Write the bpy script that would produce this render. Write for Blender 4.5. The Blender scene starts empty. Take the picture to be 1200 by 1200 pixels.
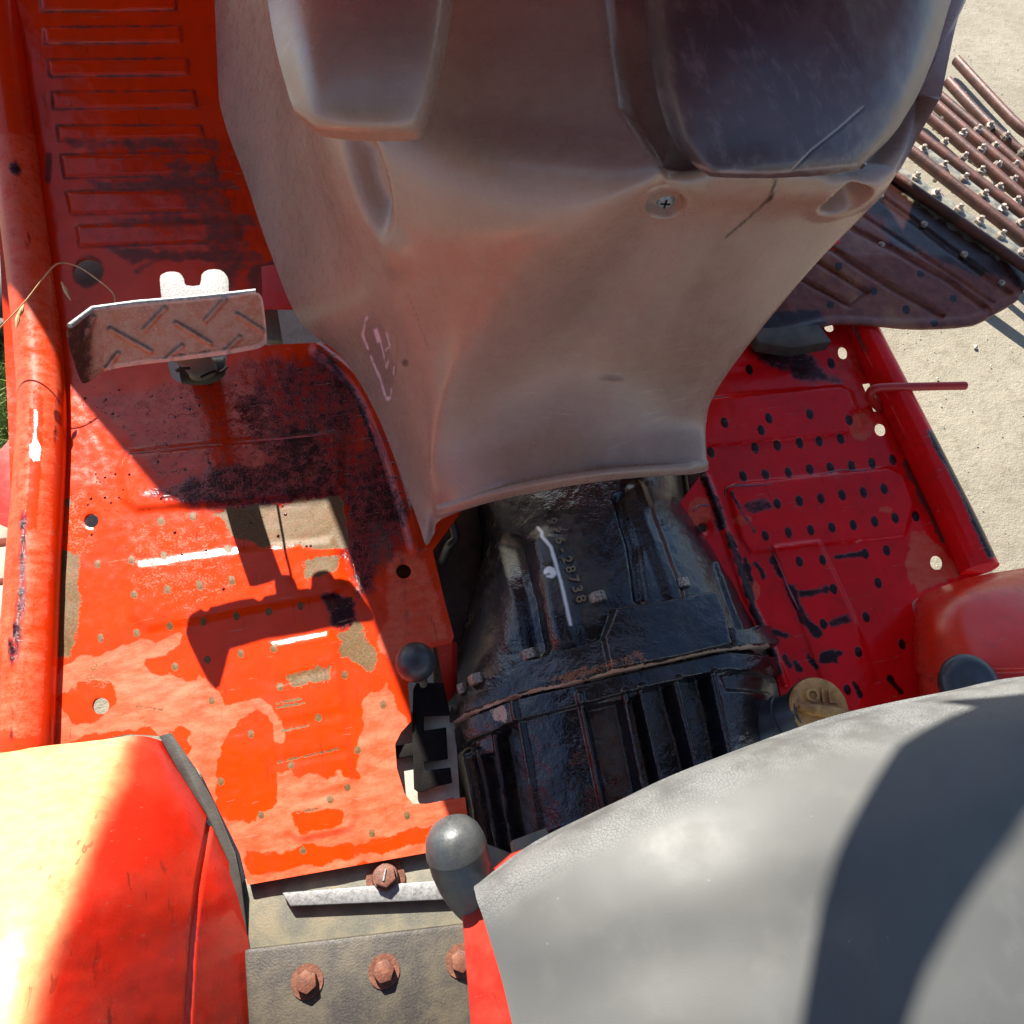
import bpy, math, random
import numpy as np
from mathutils import Vector, Matrix
from mathutils.bvhtree import BVHTree
random.seed(7)
S = bpy.context.scene
C = S.collection

# ------------------------------------------------------------------ camera
F = 900.0; H = 0.85
_f = np.array([-480, 1721, -900.]); _f /= np.linalg.norm(_f)
_r = np.array([1, .167, (-480 + .167*1721)/900.]); _r -= _f*_r.dot(_f); _r /= np.linalg.norm(_r)
_u = np.cross(_r, _f)
CM = np.array([_r, _f, _u])
CAM = np.array([0, 0, H])
cd = bpy.data.cameras.new('camera'); cam = bpy.data.objects.new('camera', cd); C.objects.link(cam)
m4 = Matrix([[*CM[0], 0], [*CM[1], 0], [*CM[2], H], [0, 0, 0, 1]])
cam.matrix_world = m4
cd.sensor_width = 36; cd.lens = 27; cd.clip_start = .01; cd.clip_end = 200
S.camera = cam

# ------------------------------------------------------------------ light
LX, LY = .05, .24
LD = Vector((LX, -LY, -.2)).normalized()
w = bpy.data.worlds.new("World"); S.world = w; w.use_nodes = True
nt = w.node_tree; nt.nodes.clear()
sky = nt.nodes.new('ShaderNodeTexSky'); sky.sky_type = 'NISHITA'; sky.sun_disc = False
sky.sun_elevation = math.asin(-LD.z); sky.sun_rotation = math.atan2(-LD.x, -LD.y)
bg = nt.nodes.new('ShaderNodeBackground'); bg.inputs[1].default_value = .08
sky.dust_density = .5; sky.ozone_density = 1.0; sky.air_density = .8
wo = nt.nodes.new('ShaderNodeOutputWorld')
nt.links.new(sky.outputs[0], bg.inputs[0]); nt.links.new(bg.outputs[0], wo.inputs[0])
sd_ = bpy.data.lights.new('sun', 'SUN'); sd_.energy = 5.0; sd_.angle = math.radians(.5); sd_.color = (1, .95, .86)
so = bpy.data.objects.new('sun', sd_); C.objects.link(so)
so.rotation_euler = LD.to_track_quat('-Z', 'Y').to_euler(); so.location = (-1, 4, 3)
S.view_settings.view_transform = 'Standard'; S.view_settings.look = 'None'
S.view_settings.exposure = 1.68; S.view_settings.gamma = 1
S.render.engine = 'CYCLES'
S.cycles.max_bounces = 8; S.cycles.diffuse_bounces = 5; S.cycles.glossy_bounces = 4

# ------------------------------------------------------------------ maths helpers
def rayd(px, py):
    px = np.asarray(px, float); py = np.asarray(py, float)
    v = np.stack([(px-600)/F, -(py-600)/F, -np.ones_like(px)], -1)
    return v @ CM.T
def at(px, py, z=0.0):
    d = rayd(px, py); t = (np.asarray(z, float) - H)/d[..., 2]
    return CAM + d*t[..., None]
def pr(P):
    c = (np.asarray(P, float) - CAM) @ CM
    return 600 + F*c[..., 0]/-c[..., 2], 600 - F*c[..., 1]/-c[..., 2]
def V(px, py, z=0.0): return Vector(at(px, py, z))
def sdist(px, py, poly, closed=True):
    """signed distance, + inside"""
    P = np.asarray(poly, float); n = len(P)
    best = np.full(px.shape, 1e18); ins = np.zeros(px.shape, bool)
    for i in range(n if closed else n-1):
        a = P[i]; b = P[(i+1) % n]; ab = b-a; L = ab@ab + 1e-12
        t = np.clip(((px-a[0])*ab[0] + (py-a[1])*ab[1])/L, 0, 1)
        d = (px-a[0]-t*ab[0])**2 + (py-a[1]-t*ab[1])**2
        best = np.minimum(best, d)
        if closed:
            c = (a[1] > py) != (b[1] > py)
            xi = a[0] + (py-a[1])*(b[0]-a[0])/((b[1]-a[1]) if b[1] != a[1] else 1e-9)
            ins ^= c & (px < xi)
    d = np.sqrt(best)
    return np.where(ins, d, -d) if closed else d
def ss(a, b, x):
    t = np.clip((x-a)/(b-a), 0, 1); return t*t*(3-2*t)
_tab = np.random.RandomState(3).rand(256, 256)
def vn(x, y):
    xi = np.floor(x).astype(int); yi = np.floor(y).astype(int); fx = x-xi; fy = y-yi
    fx = fx*fx*(3-2*fx); fy = fy*fy*(3-2*fy)
    g = lambda i, j: _tab[i % 256, j % 256]
    return (g(xi, yi)*(1-fx)+g(xi+1, yi)*fx)*(1-fy) + (g(xi, yi+1)*(1-fx)+g(xi+1, yi+1)*fx)*fy
def fbm(x, y, s, o=4):
    r = 0; a = .5; tot = 0
    for k in range(o):
        r = r + a*vn(x/s+17.3*k, y/s+9.1*k); tot += a; s = s/2.1; a *= .55
    return r/tot
def poly_m(px, py, poly, soft=3, rough=6, sc=14):
    """ragged-edged membership 0..1"""
    if rough: d = sdist(px, py, poly) + (fbm(px, py, sc)-.5)*2*rough
    else: d = sdist(px, py, poly)
    return ss(-soft, soft, d)
def line_m(px, py, pts, wd, soft=1.5, rough=0, sc=8):
    d = sdist(px, py, pts, False) + ((fbm(px, py, sc)-.5)*2*rough if rough else 0)
    return ss(wd/2+soft, wd/2-soft, d)
def smooth(pts, k=4, closed=False):
    P = [np.array(p, float) for p in pts]; n = len(P); out = []
    for i in range(n if closed else n-1):
        p0 = P[(i-1) % n] if closed or i > 0 else P[0]; p1 = P[i]; p2 = P[(i+1) % n]
        p3 = P[(i+2) % n] if closed or i+2 < n else P[-1]
        for j in range(k):
            t = j/k
            out.append(.5*((2*p1)+(-p0+p2)*t+(2*p0-5*p1+4*p2-p3)*t*t+(-p0+3*p1-3*p2+p3)*t**3))
    if not closed: out.append(P[-1])
    return [tuple(p) for p in out]

# ------------------------------------------------------------------ object helpers
def mesh_obj(name, vs, fs, mat, parent=None, sm=True, autosmooth=None):
    me = bpy.data.meshes.new(name)
    me.from_pydata([tuple(map(float, v)) for v in vs] if not isinstance(vs, np.ndarray) else vs.tolist(), [], fs if isinstance(fs, list) else fs.tolist())
    me.update()
    me.polygons.foreach_set('use_smooth', [sm]*len(me.polygons))
    if autosmooth is not None:
        me.set_sharp_from_angle(angle=math.radians(autosmooth))
    if mat: me.materials.append(mat)
    o = bpy.data.objects.new(name, me); C.objects.link(o)
    if parent: o.parent = parent
    return o
def attr(o, name, arr):
    a = o.data.attributes.new(name, 'FLOAT', 'POINT')
    a.data.foreach_set('value', np.asarray(arr, np.float32).ravel())
def pts_of(o):
    n = len(o.data.vertices); a = np.empty(n*3, np.float32); o.data.vertices.foreach_get('co', a)
    return a.reshape(-1, 3).astype(float)
def pxy(o): return pr(pts_of(o))
def tag(o, label, cat=None, group=None, kind=None):
    if label: o['label'] = label
    if cat: o['category'] = cat
    if group: o['group'] = group
    if kind: o['kind'] = kind
    return o
def empty(name, loc=(0, 0, 0), parent=None):
    o = bpy.data.objects.new(name, None); C.objects.link(o); o.location = loc; o.empty_display_size = .05
    if parent: o.parent = parent
    return o
def sheet(name, outline, holes, zf, mat, parent, step=2.0, thick=.003, masks=None, flange=None, reuse=None):
    O = np.array(outline, float); x0, y0 = O.min(0)-step; x1, y1 = O.max(0)+step
    nx = int((x1-x0)/step)+2; ny = int((y1-y0)/step)+2
    gx, gy = np.meshgrid(x0+np.arange(nx)*step, y0+np.arange(ny)*step)
    def sdall(x, y):
        d = sdist(x, y, outline)
        for h in holes: d = np.minimum(d, -sdist(x, y, h))
        return d
    ccx = (gx[:-1, :-1]+gx[1:, 1:])/2; ccy = (gy[:-1, :-1]+gy[1:, 1:])/2
    keep = sdall(ccx, ccy) > 0
    d = sdall(gx, gy); e = .5
    g1 = (sdall(gx+e, gy)-sdall(gx-e, gy))/(2*e); g2 = (sdall(gx, gy+e)-sdall(gx, gy-e))/(2*e)
    gl = np.sqrt(g1*g1+g2*g2)+1e-6
    near = np.abs(d) < step*.75
    used = np.zeros(gx.shape, bool)
    used[:-1, :-1] |= keep; used[1:, :-1] |= keep; used[:-1, 1:] |= keep; used[1:, 1:] |= keep
    snap = used & (near | (d < 0))
    X = np.where(snap, gx-d*g1/gl, gx); Y = np.where(snap, gy-d*g2/gl, gy)
    idx = -np.ones(gx.shape, int); idx[used] = np.arange(used.sum())
    X = X[used]; Y = Y[used]
    q = np.stack([idx[:-1, :-1][keep], idx[1:, :-1][keep], idx[1:, 1:][keep], idx[:-1, 1:][keep]], 1)
    Z = zf(X, Y); P = at(X, Y, Z)
    # border
    ed = np.concatenate([q[:, [0, 1]], q[:, [1, 2]], q[:, [2, 3]], q[:, [3, 0]]])
    key = np.sort(ed, 1); k = key[:, 0].astype(np.int64)*len(X)+key[:, 1]
    un, inv, cnt = np.unique(k, return_inverse=True, return_counts=True)
    be = ed[cnt[inv] == 1]
    bv = np.unique(be); mp = -np.ones(len(X), int); mp[bv] = len(X)+np.arange(len(bv))
    low = P[bv].copy(); low[:, 2] -= thick
    side = np.stack([be[:, 1], be[:, 0], mp[be[:, 0]], mp[be[:, 1]]], 1)
    P2 = np.concatenate([P, low]); fs = np.concatenate([q, side])
    o = mesh_obj(name, P2, fs.tolist(), mat, parent, True, 50)
    XX = np.concatenate([X, X[bv]]); YY = np.concatenate([Y, Y[bv]])
    if masks:
        for kk, fn in masks.items(): attr(o, kk, fn(XX, YY))
    return o
def cr(P, t):
    """catmull-rom along axis 0, t array in 0..n-1"""
    n = len(P); i = np.clip(np.floor(t).astype(int), 0, n-2); f = (t-i)[:, None, None]
    g = lambda k: np.where(((k < 0))[:, None, None], 2*P[0]-P[1], np.where((k > n-1)[:, None, None], 2*P[-1]-P[-2], P[np.clip(k, 0, n-1)]))
    p0, p1, p2, p3 = g(i-1), g(i), g(i+1), g(i+2)
    return .5*(2*p1+(-p0+p2)*f+(2*p0-5*p1+4*p2-p3)*f*f+(-p0+3*p1-3*p2+p3)*f**3)
def loft(name, net, nu, nv, mat, parent, disp=None, masks=None, back=None, world=False, sharp=60, tol=None):
    """net rows of (px,py,z); optional back(world row)->extra columns"""
    W = np.array([[at(*p) if not world else p for p in row] for row in net], float)
    if back: W = np.array([back(r) for r in W])
    A = cr(W, np.linspace(0, len(W)-1, nv))
    B = cr(np.transpose(A, (1, 0, 2)), np.linspace(0, W.shape[1]-1, nu)); B = np.transpose(B, (1, 0, 2))
    if disp:
        du = np.gradient(B, axis=1); dv = np.gradient(B, axis=0); n = np.cross(du, dv)
        n /= (np.linalg.norm(n, axis=-1, keepdims=True)+1e-9)
        tc = CAM-B; n *= np.sign((n*tc).sum(-1, keepdims=True))
        x, y = pr(B); B = B+n*disp(x, y)[..., None]
        B0x, B0y = x, y
    else: B0x, B0y = pr(B)
    nv_, nu_ = B.shape[:2]; ii = np.arange(nv_*nu_).reshape(nv_, nu_)
    q = np.stack([ii[:-1, :-1], ii[1:, :-1], ii[1:, 1:], ii[:-1, 1:]], -1).reshape(-1, 4)
    o = mesh_obj(name, B.reshape(-1, 3), q.tolist(), mat, parent, True, sharp)
    if masks:
        for kk, fn in masks.items(): attr(o, kk, fn(B0x.ravel(), B0y.ravel()))
    return o
def frame(t):
    t = t.normalized(); a = Vector((0, 0, 1)) if abs(t.z) < .9 else Vector((1, 0, 0))
    s = t.cross(a).normalized(); return s, s.cross(t).normalized()
def tube(name, pts, r, mat, parent=None, n=12, cap=True, masks=None, flat=1.0):
    P = [Vector(p) for p in pts]; vs = []; fs = []
    rr = r if isinstance(r, (list, tuple)) else [r]*len(P)
    s0 = None
    for i, p in enumerate(P):
        t = (P[min(i+1, len(P)-1)]-P[max(i-1, 0)])
        s, u = frame(t)
        if s0 is not None:
            t.normalize(); s = (s0-t*s0.dot(t)).normalized(); u = s.cross(t).normalized()
        s0 = s
        for k in range(n):
            a = 2*math.pi*k/n; vs.append(p+s*math.cos(a)*rr[i]+u*math.sin(a)*rr[i]*flat)
    for i in range(len(P)-1):
        for k in range(n):
            fs.append([i*n+k, i*n+(k+1) % n, (i+1)*n+(k+1) % n, (i+1)*n+k])
    if cap: fs += [list(range(n))[::-1], [(len(P)-1)*n+k for k in range(n)]]
    o = mesh_obj(name, vs, fs, mat, parent, True, 50)
    if masks:
        x, y = pxy(o)
        for kk, fn in masks.items(): attr(o, kk, fn(x, y))
    return o
def lathe(name, prof, base, axis, mat, parent=None, n=32, sharp=40):
    """prof list of (dist along axis, radius)"""
    base = Vector(base); ax = Vector(axis).normalized(); s, u = frame(ax); vs = []; fs = []
    for (h, r) in prof:
        for k in range(n):
            a = 2*math.pi*k/n; vs.append(base+ax*h+(s*math.cos(a)+u*math.sin(a))*max(r, 1e-5))
    for i in range(len(prof)-1):
        for k in range(n): fs.append([i*n+k, i*n+(k+1) % n, (i+1)*n+(k+1) % n, (i+1)*n+k])
    return mesh_obj(name, vs, fs, mat, parent, True, sharp)
def prism(name, poly3, vec, mat, parent=None, bev=0.0, sm=False):
    """polygon (world pts) extruded by vec, bevelled"""
    import bmesh
    bm = bmesh.new(); b = [bm.verts.new(Vector(p)) for p in poly3]; f = bm.faces.new(b)
    ex = bmesh.ops.extrude_face_region(bm, geom=[f]); tv = [g for g in ex['geom'] if isinstance(g, bmesh.types.BMVert)]
    bmesh.ops.translate(bm, verts=tv, vec=Vector(vec))
    bmesh.ops.recalc_face_normals(bm, faces=bm.faces)
    if bev: bmesh.ops.bevel(bm, geom=bm.edges[:], offset=bev, segments=2, profile=.6, affect='EDGES', clamp_overlap=True)
    me = bpy.data.meshes.new(name); bm.to_mesh(me); bm.free()
    me.polygons.foreach_set('use_smooth', [True]*len(me.polygons)); me.set_sharp_from_angle(angle=math.radians(35))
    if mat: me.materials.append(mat)
    o = bpy.data.objects.new(name, me); C.objects.link(o)
    if parent: o.parent = parent
    return o
def bvh(o): return BVHTree.FromPolygons([v.co[:] for v in o.data.vertices], [p.vertices[:] for p in o.data.polygons])
def hit(tree, px, py, up=0.0):
    d = Vector(rayd(px, py)).normalized(); p, n, i, t = tree.ray_cast(Vector(CAM), d)
    if p is None: return None, None
    if n.dot(d) > 0: n = -n
    return p+n*up, n

# ------------------------------------------------------------------ materials
class NB:
    def __init__(s, name):
        s.m = bpy.data.materials.new(name); s.m.use_nodes = True; s.t = s.m.node_tree
        s.b = s.t.nodes['Principled BSDF']; s.co = s.n('ShaderNodeTexCoord').outputs['Object']
    def n(s, k): return s.t.nodes.new(k)
    def set(s, sock, v):
        if hasattr(v, 'links') or isinstance(v, bpy.types.NodeSocket): s.t.links.new(v, sock)
        else:
            if isinstance(v, tuple) and len(v) == 3 and len(sock.default_value) == 4: v = (*v, 1)
            sock.default_value = v
    def noise(s, sc, det=4, rough=.55, stretch=None, off=None, dist=0):
        n = s.n('ShaderNodeTexNoise'); n.inputs['Scale'].default_value = sc; n.inputs['Detail'].default_value = det
        n.inputs['Roughness'].default_value = rough; n.inputs['Distortion'].default_value = dist; c = s.co
        if stretch or off:
            mp = s.n('ShaderNodeMapping'); s.t.links.new(s.co, mp.inputs[0])
            if stretch: mp.inputs['Scale'].default_value = stretch
            if off: mp.inputs['Location'].default_value = off
            c = mp.outputs[0]
        s.t.links.new(c, n.inputs['Vector']); return n.outputs[0]
    def vor(s, sc, feat='F1'):
        n = s.n('ShaderNodeTexVoronoi'); n.inputs['Scale'].default_value = sc; n.feature = feat
        s.t.links.new(s.co, n.inputs['Vector']); return n.outputs['Distance']
    def at(s, name):
        n = s.n('ShaderNodeAttribute'); n.attribute_name = name; return n.outputs['Fac']
    def math(s, op, a, b=0.0, c=None):
        n = s.n('ShaderNodeMath'); n.operation = op; s.set(n.inputs[0], a); s.set(n.inputs[1], b)
        if c is not None: s.set(n.inputs[2], c)
        return n.outputs[0]
    def ramp(s, x, a, b, lo=0.0, hi=1.0):
        n = s.n('ShaderNodeMapRange'); n.interpolation_type = 'SMOOTHSTEP'; s.set(n.inputs[0], x)
        for i, v in zip((1, 2, 3, 4), (a, b, lo, hi)): s.set(n.inputs[i], v)
        return n.outputs[0]
    def mix(s, f, a, b):
        n = s.n('ShaderNodeMix'); n.data_type = 'RGBA'; s.set(n.inputs[0], f); s.set(n.inputs[6], a); s.set(n.inputs[7], b); return n.outputs[2]
    def mf(s, f, a, b):
        n = s.n('ShaderNodeMix'); n.data_type = 'FLOAT'; s.set(n.inputs[0], f); s.set(n.inputs[2], a); s.set(n.inputs[3], b); return n.outputs[0]
    def bump(s, h, dist, strength=1.0, prev=None):
        n = s.n('ShaderNodeBump'); n.inputs['Distance'].default_value = dist; n.inputs['Strength'].default_value = strength
        s.set(n.inputs['Height'], h)
        if prev: s.t.links.new(prev, n.inputs['Normal'])
        return n.outputs[0]
    def out(s, col, rough, normal=None, metal=0.0, spec=.5, coat=None):
        s.set(s.b.inputs['Base Color'], col); s.set(s.b.inputs['Roughness'], rough); s.set(s.b.inputs['Metallic'], metal)
        s.b.inputs['Specular IOR Level'].default_value = spec
        if normal: s.t.links.new(normal, s.b.inputs['Normal'])
        if coat is not None: s.set(s.b.inputs['Coat Weight'], coat); s.b.inputs['Coat Roughness'].default_value = .06
        return s.m
    def thr(s, mask, n1, amp1, n2=None, amp2=0, lo=.42, hi=.58):
        x = s.math('ADD', mask, s.math('MULTIPLY', s.math('SUBTRACT', n1, .5), amp1))
        if n2 is not None: x = s.math('ADD', x, s.math('MULTIPLY', s.math('SUBTRACT', n2, .5), amp2))
        return s.ramp(x, lo, hi)

def mat_red(name, wet=.13, base=(.60, .012, .006), hasmask=True, glare=False, dusty=.3, spec=.32):
    b = NB(name); nf = b.noise(420, 3, .6); nm = b.noise(90, 5, .65); nl = b.noise(14, 4, .6); nx = b.noise(1500, 2)
    col = b.mix(b.ramp(nl, .3, .7), base, (base[0]*.82, base[1]*.8, base[2]*.8))
    ro = b.mf(b.ramp(nm, .35, .7), wet, wet+.10)
    if dusty:
        df = b.math('MULTIPLY', b.ramp(nl, .45, .75), dusty)
        col = b.mix(df, col, (.62, .10, .06)); ro = b.mf(df, ro, .5)
    if glare:
        fd = b.at('glare'); col = b.mix(fd, col, b.mix(b.ramp(nm, .3, .7), (.74, .34, .15), (.72, .27, .11))); ro = b.mf(fd, ro, .42)  # pale orange painted in where sun glare blows out the top
    if hasmask:
        dry = b.thr(b.at('dry'), nm, .5, nf, .35, .36, .66)
        dry = b.math('MULTIPLY', dry, b.ramp(b.noise(26, 6, .75, (1, 1.8, 1)), .28, .62, .35, 1.0)); col = b.mix(b.math('MULTIPLY', dry, .78), col, b.mix(b.ramp(b.noise(38, 6, .7, (1, 2.6, 1)), .36, .64), (.64, .14, .070), (.62, .085, .034))); ro = b.mf(dry, ro, .48)
        film_shade = b.thr(b.at('oil'), nf, .2, nm, .3, .2, .6); col = b.mix(b.math('MULTIPLY', film_shade, .85), col, (.13, .002, .004)); ro = b.mf(film_shade, ro, .09)
        oil = b.thr(b.at('oil'), nf, .8, nm, 1.0, .42, .82)
        col = b.mix(b.math('MULTIPLY', oil, .96), col, (.010, .002, .002)); ro = b.mf(oil, ro, .13)
        bare = b.thr(b.at('bare'), nf, 1.3, nm, .8, .44, .58)
        bc = b.mix(b.ramp(nf, .35, .7), (.075, .040, .012), (.14, .078, .024)); bc = b.mix(b.ramp(nm, .55, .75), bc, (.16, .05, .012))
        col = b.mix(bare, col, bc); ro = b.mf(bare, ro, .5)
        gr = b.thr(b.at('grime'), nm, .8, nl, .7, .3, .8)
        col = b.mix(b.math('MULTIPLY', gr, .8), col, (.045, .028, .02)); ro = b.mf(gr, ro, .5)
        wh = b.thr(b.at('chip'), nf, .8, None, 0, .45, .55); col = b.mix(wh, col, (.62, .60, .58))
        hb = b.math('SUBTRACT', b.math('MULTIPLY', nf, .25), b.math('MULTIPLY', bare, .6))
        hb = b.math('ADD', hb, b.math('MULTIPLY', oil, b.math('MULTIPLY', nf, 1.2)))
    else: hb = b.math('MULTIPLY', nf, .25)
    n = b.bump(b.math('ADD', hb, b.math('MULTIPLY', nx, .03)), .0005, .8)
    n = b.bump(b.noise(22, 2), .002, .2, n)
    scr = b.math('MULTIPLY', b.ramp(b.noise(70, 3, .6, (.25, 3.2, 1), None, .4), .655, .675), b.ramp(nm, .45, .6)); col = b.mix(b.math('MULTIPLY', scr, .5), col, (.30, .14, .09))
    scr2 = b.math('MULTIPLY', b.ramp(b.noise(60, 3, .6, (3.4, .22, 1), None, .5), .665, .68), b.ramp(nl, .4, .6)); col = b.mix(b.math('MULTIPLY', scr2, .55), col, (.05, .012, .008))
    cl = b.math('MULTIPLY', b.ramp(b.noise(34, 7, .78), .50, .72), .38); col = b.mix(cl, col, (base[0]*.32, base[1]*.6+.004, base[2]*.8)); ro = b.mf(cl, ro, .45)
    sp = b.ramp(b.vor(260), .06, .11, 1, 0); 
    spk = b.math('MULTIPLY', sp, b.ramp(nl, .5, .62))
    col = b.mix(b.math('MULTIPLY', spk, .7), col, (.03, .015, .012))
    m = b.out(col, ro, n, spec=spec)
    if hasmask: b.set(b.b.inputs['Specular IOR Level'], b.mf(oil, b.mf(film_shade, spec, .45), .16))
    return m

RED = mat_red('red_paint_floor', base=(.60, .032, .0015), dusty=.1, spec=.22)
RED_R = mat_red('red_paint_floor_oily', wet=.07, base=(.78, .006, .008), dusty=.04, spec=.14)
RED_F = mat_red('red_paint_fender', wet=.22, base=(.60, .02, .008), hasmask=False, dusty=.35)
RED_L = mat_red('red_paint_fender_glare', wet=.2, base=(.60, .02, .008), hasmask=False, glare=True, dusty=.2)
RED_D = mat_red('red_paint_dusty', wet=.3, base=(.5, .02, .012), hasmask=False, dusty=.5)

def mat_cowl():
    b = NB('grey_cowl_plastic'); nf = b.noise(900, 3, .6); nm = b.noise(60, 5, .6); nl = b.noise(8, 3); ns = b.noise(120, 4, .7, (.12, .5, 3.5))
    col = b.mix(b.ramp(nl, .3, .7), (.35, .200, .138), (.28, .158, .108))
    col = b.mix(b.math('MULTIPLY', b.ramp(ns, .56, .72), b.at('scuff')), col, (.50, .34, .26))
    col = b.mix(b.math('MULTIPLY', b.ramp(nm, .5, .75), .25), col, (.40, .29, .18))
    col = b.mix(b.at('line'), col, (.55, .42, .38)); col = b.mix(b.at('label'), col, (.16, .085, .08))
    col = b.mix(b.at('pink'), col, (.66, .40, .42)); col = b.mix(b.at('dark'), col, (.015, .011, .01))
    ro = b.mf(b.ramp(nm, .3, .7), .24, .34)
    h = b.math('ADD', b.math('MULTIPLY', nf, .3), b.math('MULTIPLY', b.at('dark'), -3))
    return b.out(col, ro, b.bump(h, .0004, .7), spec=.5)
COWL = mat_cowl()
def simple(name, col, col2, ro, sc=60, bumpd=.0004, metal=0.0, fine=500, spec=.5, ro2=None):
    b = NB(name); a = b.noise(sc, 5, .62); f = b.noise(fine, 3, .6)
    c = b.mix(b.ramp(a, .35, .68), col, col2); c = b.mix(b.math('MULTIPLY', b.ramp(f, .45, .7), .3), c, col2)
    return b.out(c, b.mf(b.ramp(f, .3, .7), ro, ro2 if ro2 else min(1, ro+.15)), b.bump(b.math('ADD', f, a), bumpd, .8), metal, spec)
def mat_iron():
    b = NB('oily_black_cast_iron'); nf = b.noise(520, 3, .6); nm = b.noise(85, 5, .65); nl = b.noise(16, 4)
    col = b.mix(b.ramp(nl, .35, .65), (.006, .007, .012), (.014, .010, .009))
    dirt = b.thr(b.at('dirt'), nm, .7, nl, .5, .3, .85)
    col = b.mix(b.math('MULTIPLY', dirt, .7), col, b.mix(b.ramp(nf, .3, .7), (.055, .040, .024), (.10, .075, .045)))
    rust = b.thr(b.at('rust'), nf, .9, nm, .8, .5, .62); col = b.mix(rust, col, (.20, .075, .03))
    tan = b.thr(b.at('tan'), nf, .9, nm, .7, .5, .58); col = b.mix(tan, col, (.42, .28, .19))
    wt = b.at('white'); col = b.mix(wt, col, (.78, .74, .68))
    spk = b.math('MULTIPLY', b.ramp(b.vor(330), .07, .12, 1, 0), b.ramp(nm, .55, .65)); col = b.mix(b.math('MULTIPLY', spk, .8), col, (.35, .3, .26))
    ro = b.mf(dirt, b.mf(b.ramp(nl, .3, .7), .12, .26), .6)
    lumpy = b.noise(430, 1, .5)
    h = b.math('ADD', b.math('MULTIPLY', lumpy, 1.2), b.math('MULTIPLY', nf, .4))
    return b.out(col, ro, b.bump(h, .0007, .6), spec=.6)
IRON = mat_iron()
IRON2 = simple('dark_greasy_metal', (.022, .018, .015), (.06, .048, .03), .45, 40)
BLACK = simple('black_plastic', (.018, .02, .025), (.035, .037, .042), .3, 40, .0002)
KNOB = simple('grey_black_knob', (.034, .038, .040), (.06, .06, .056), .36, 70, .0002)
BLKMET = simple('black_steel_bracket', (.004, .003, .003), (.008, .006, .005), .6, spec=.12)
PALE = simple('pale_sunlit_ground', (.42, .40, .33), (.30, .28, .22), .8, 50)
LATCH = simple('speckled_zinc', (.15, .148, .143), (.085, .083, .08), .5, 420, .0004)
GALV = simple('bare_grey_steel', (.12, .118, .098), (.20, .175, .12), .4, 35, .0003, .2)
STEEL = simple('zinc_plate', (.30, .30, .295), (.17, .165, .16), .38, 260, .0003, .35)
RUSTB = simple('rusty_bolt_steel', (.085, .024, .011), (.16, .055, .025), .55, 120, .0006)
BOLTM = simple('greasy_bolt_head', (.44, .37, .30), (.10, .07, .05), .35, 380, .0006, .4)
RUB = simple('black_rubber', (.018, .018, .016), (.035, .034, .028), .6, 50)
CAPM = simple('oil_stained_yellow_cap', (.62, .33, .10), (.30, .13, .03), .25, 55, .0006, ro2=.4)
STRAW = simple('dry_straw', (.5, .30, .13), (.35, .2, .09), .7, 200)
def mat_pad():
    b = NB('worn_tread_plate'); nf = b.noise(420, 4, .7); nm = b.noise(110, 5, .7); nl = b.noise(22, 3)
    col = b.mix(b.ramp(nm, .38, .62), (.24, .10, .058), (.30, .175, .125)); col = b.mix(b.ramp(nf, .55, .75), col, (.40, .29, .25))
    x, = (b.at('edge'),); col = b.mix(b.thr(x, nm, .8, nf, .4, .4, .6), col, (.045, .018, .012))
    col = b.mix(b.at('worn'), col, (.85, .80, .76))
    return b.out(col, b.mf(b.ramp(nm, .3, .7), .38, .6), b.bump(nf, .0006, .6), .15)
PADM = mat_pad()
def mat_seat():
    b = NB('grey_vinyl_seat'); nf = b.noise(1100, 2); nm = b.noise(30, 5, .6); nl = b.noise(7, 3)
    cr_ = b.vor(420, 'DISTANCE_TO_EDGE'); cr2 = b.ramp(cr_, .0, .12, 0, 1)
    col = b.mix(b.ramp(nl, .3, .7), (.066, .067, .065), (.078, .077, .071)); col = b.mix(b.math('MULTIPLY', b.ramp(nm, .5, .72), .25), col, (.115, .112, .10))
    e = b.at('edge'); lite = b.math('MULTIPLY', b.math('MULTIPLY', e, cr2), b.ramp(nm, .35, .6))
    col = b.mix(b.math('MULTIPLY', lite, .5), col, (.17, .175, .17))
    sp = b.math('MULTIPLY', b.ramp(b.vor(60), .03, .05, 1, 0), .35); col = b.mix(sp, col, (.22, .21, .19))
    h = b.math('ADD', b.math('MULTIPLY', nf, .15), b.math('MULTIPLY', b.math('MULTIPLY', e, cr2), .8))
    return b.out(col, b.mf(b.ramp(nm, .3, .7), .55, .65), b.bump(b.math('ADD', h, b.math('MULTIPLY', nm, .25)), .0005, .5))
SEAT = mat_seat()
def mat_ground():
    b = NB('dusty_concrete_ground'); n1 = b.noise(3.5, 6, .6); n2 = b.noise(30, 6, .65); n3 = b.noise(260, 3, .6)
    col = b.mix(b.ramp(n1, .3, .7), (.175, .152, .110), (.225, .197, .146)); col = b.mix(b.math('MULTIPLY', b.ramp(n2, .45, .7), .7), col, (.15, .125, .085))
    col = b.mix(b.math('MULTIPLY', b.ramp(n3, .55, .75), .4), col, (.32, .28, .21))
    cr_ = b.ramp(b.vor(6, 'DISTANCE_TO_EDGE'), 0, .012, 1, 0); 
    col = b.mix(b.math('MULTIPLY', cr_, b.math('MULTIPLY', b.ramp(n2, .5, .6), .35)), col, (.2, .17, .12))
    return b.out(col, .85, b.bump(b.math('ADD', n3, b.math('MULTIPLY', n2, 2)), .003, .8))
GROUND = mat_ground()
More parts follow.
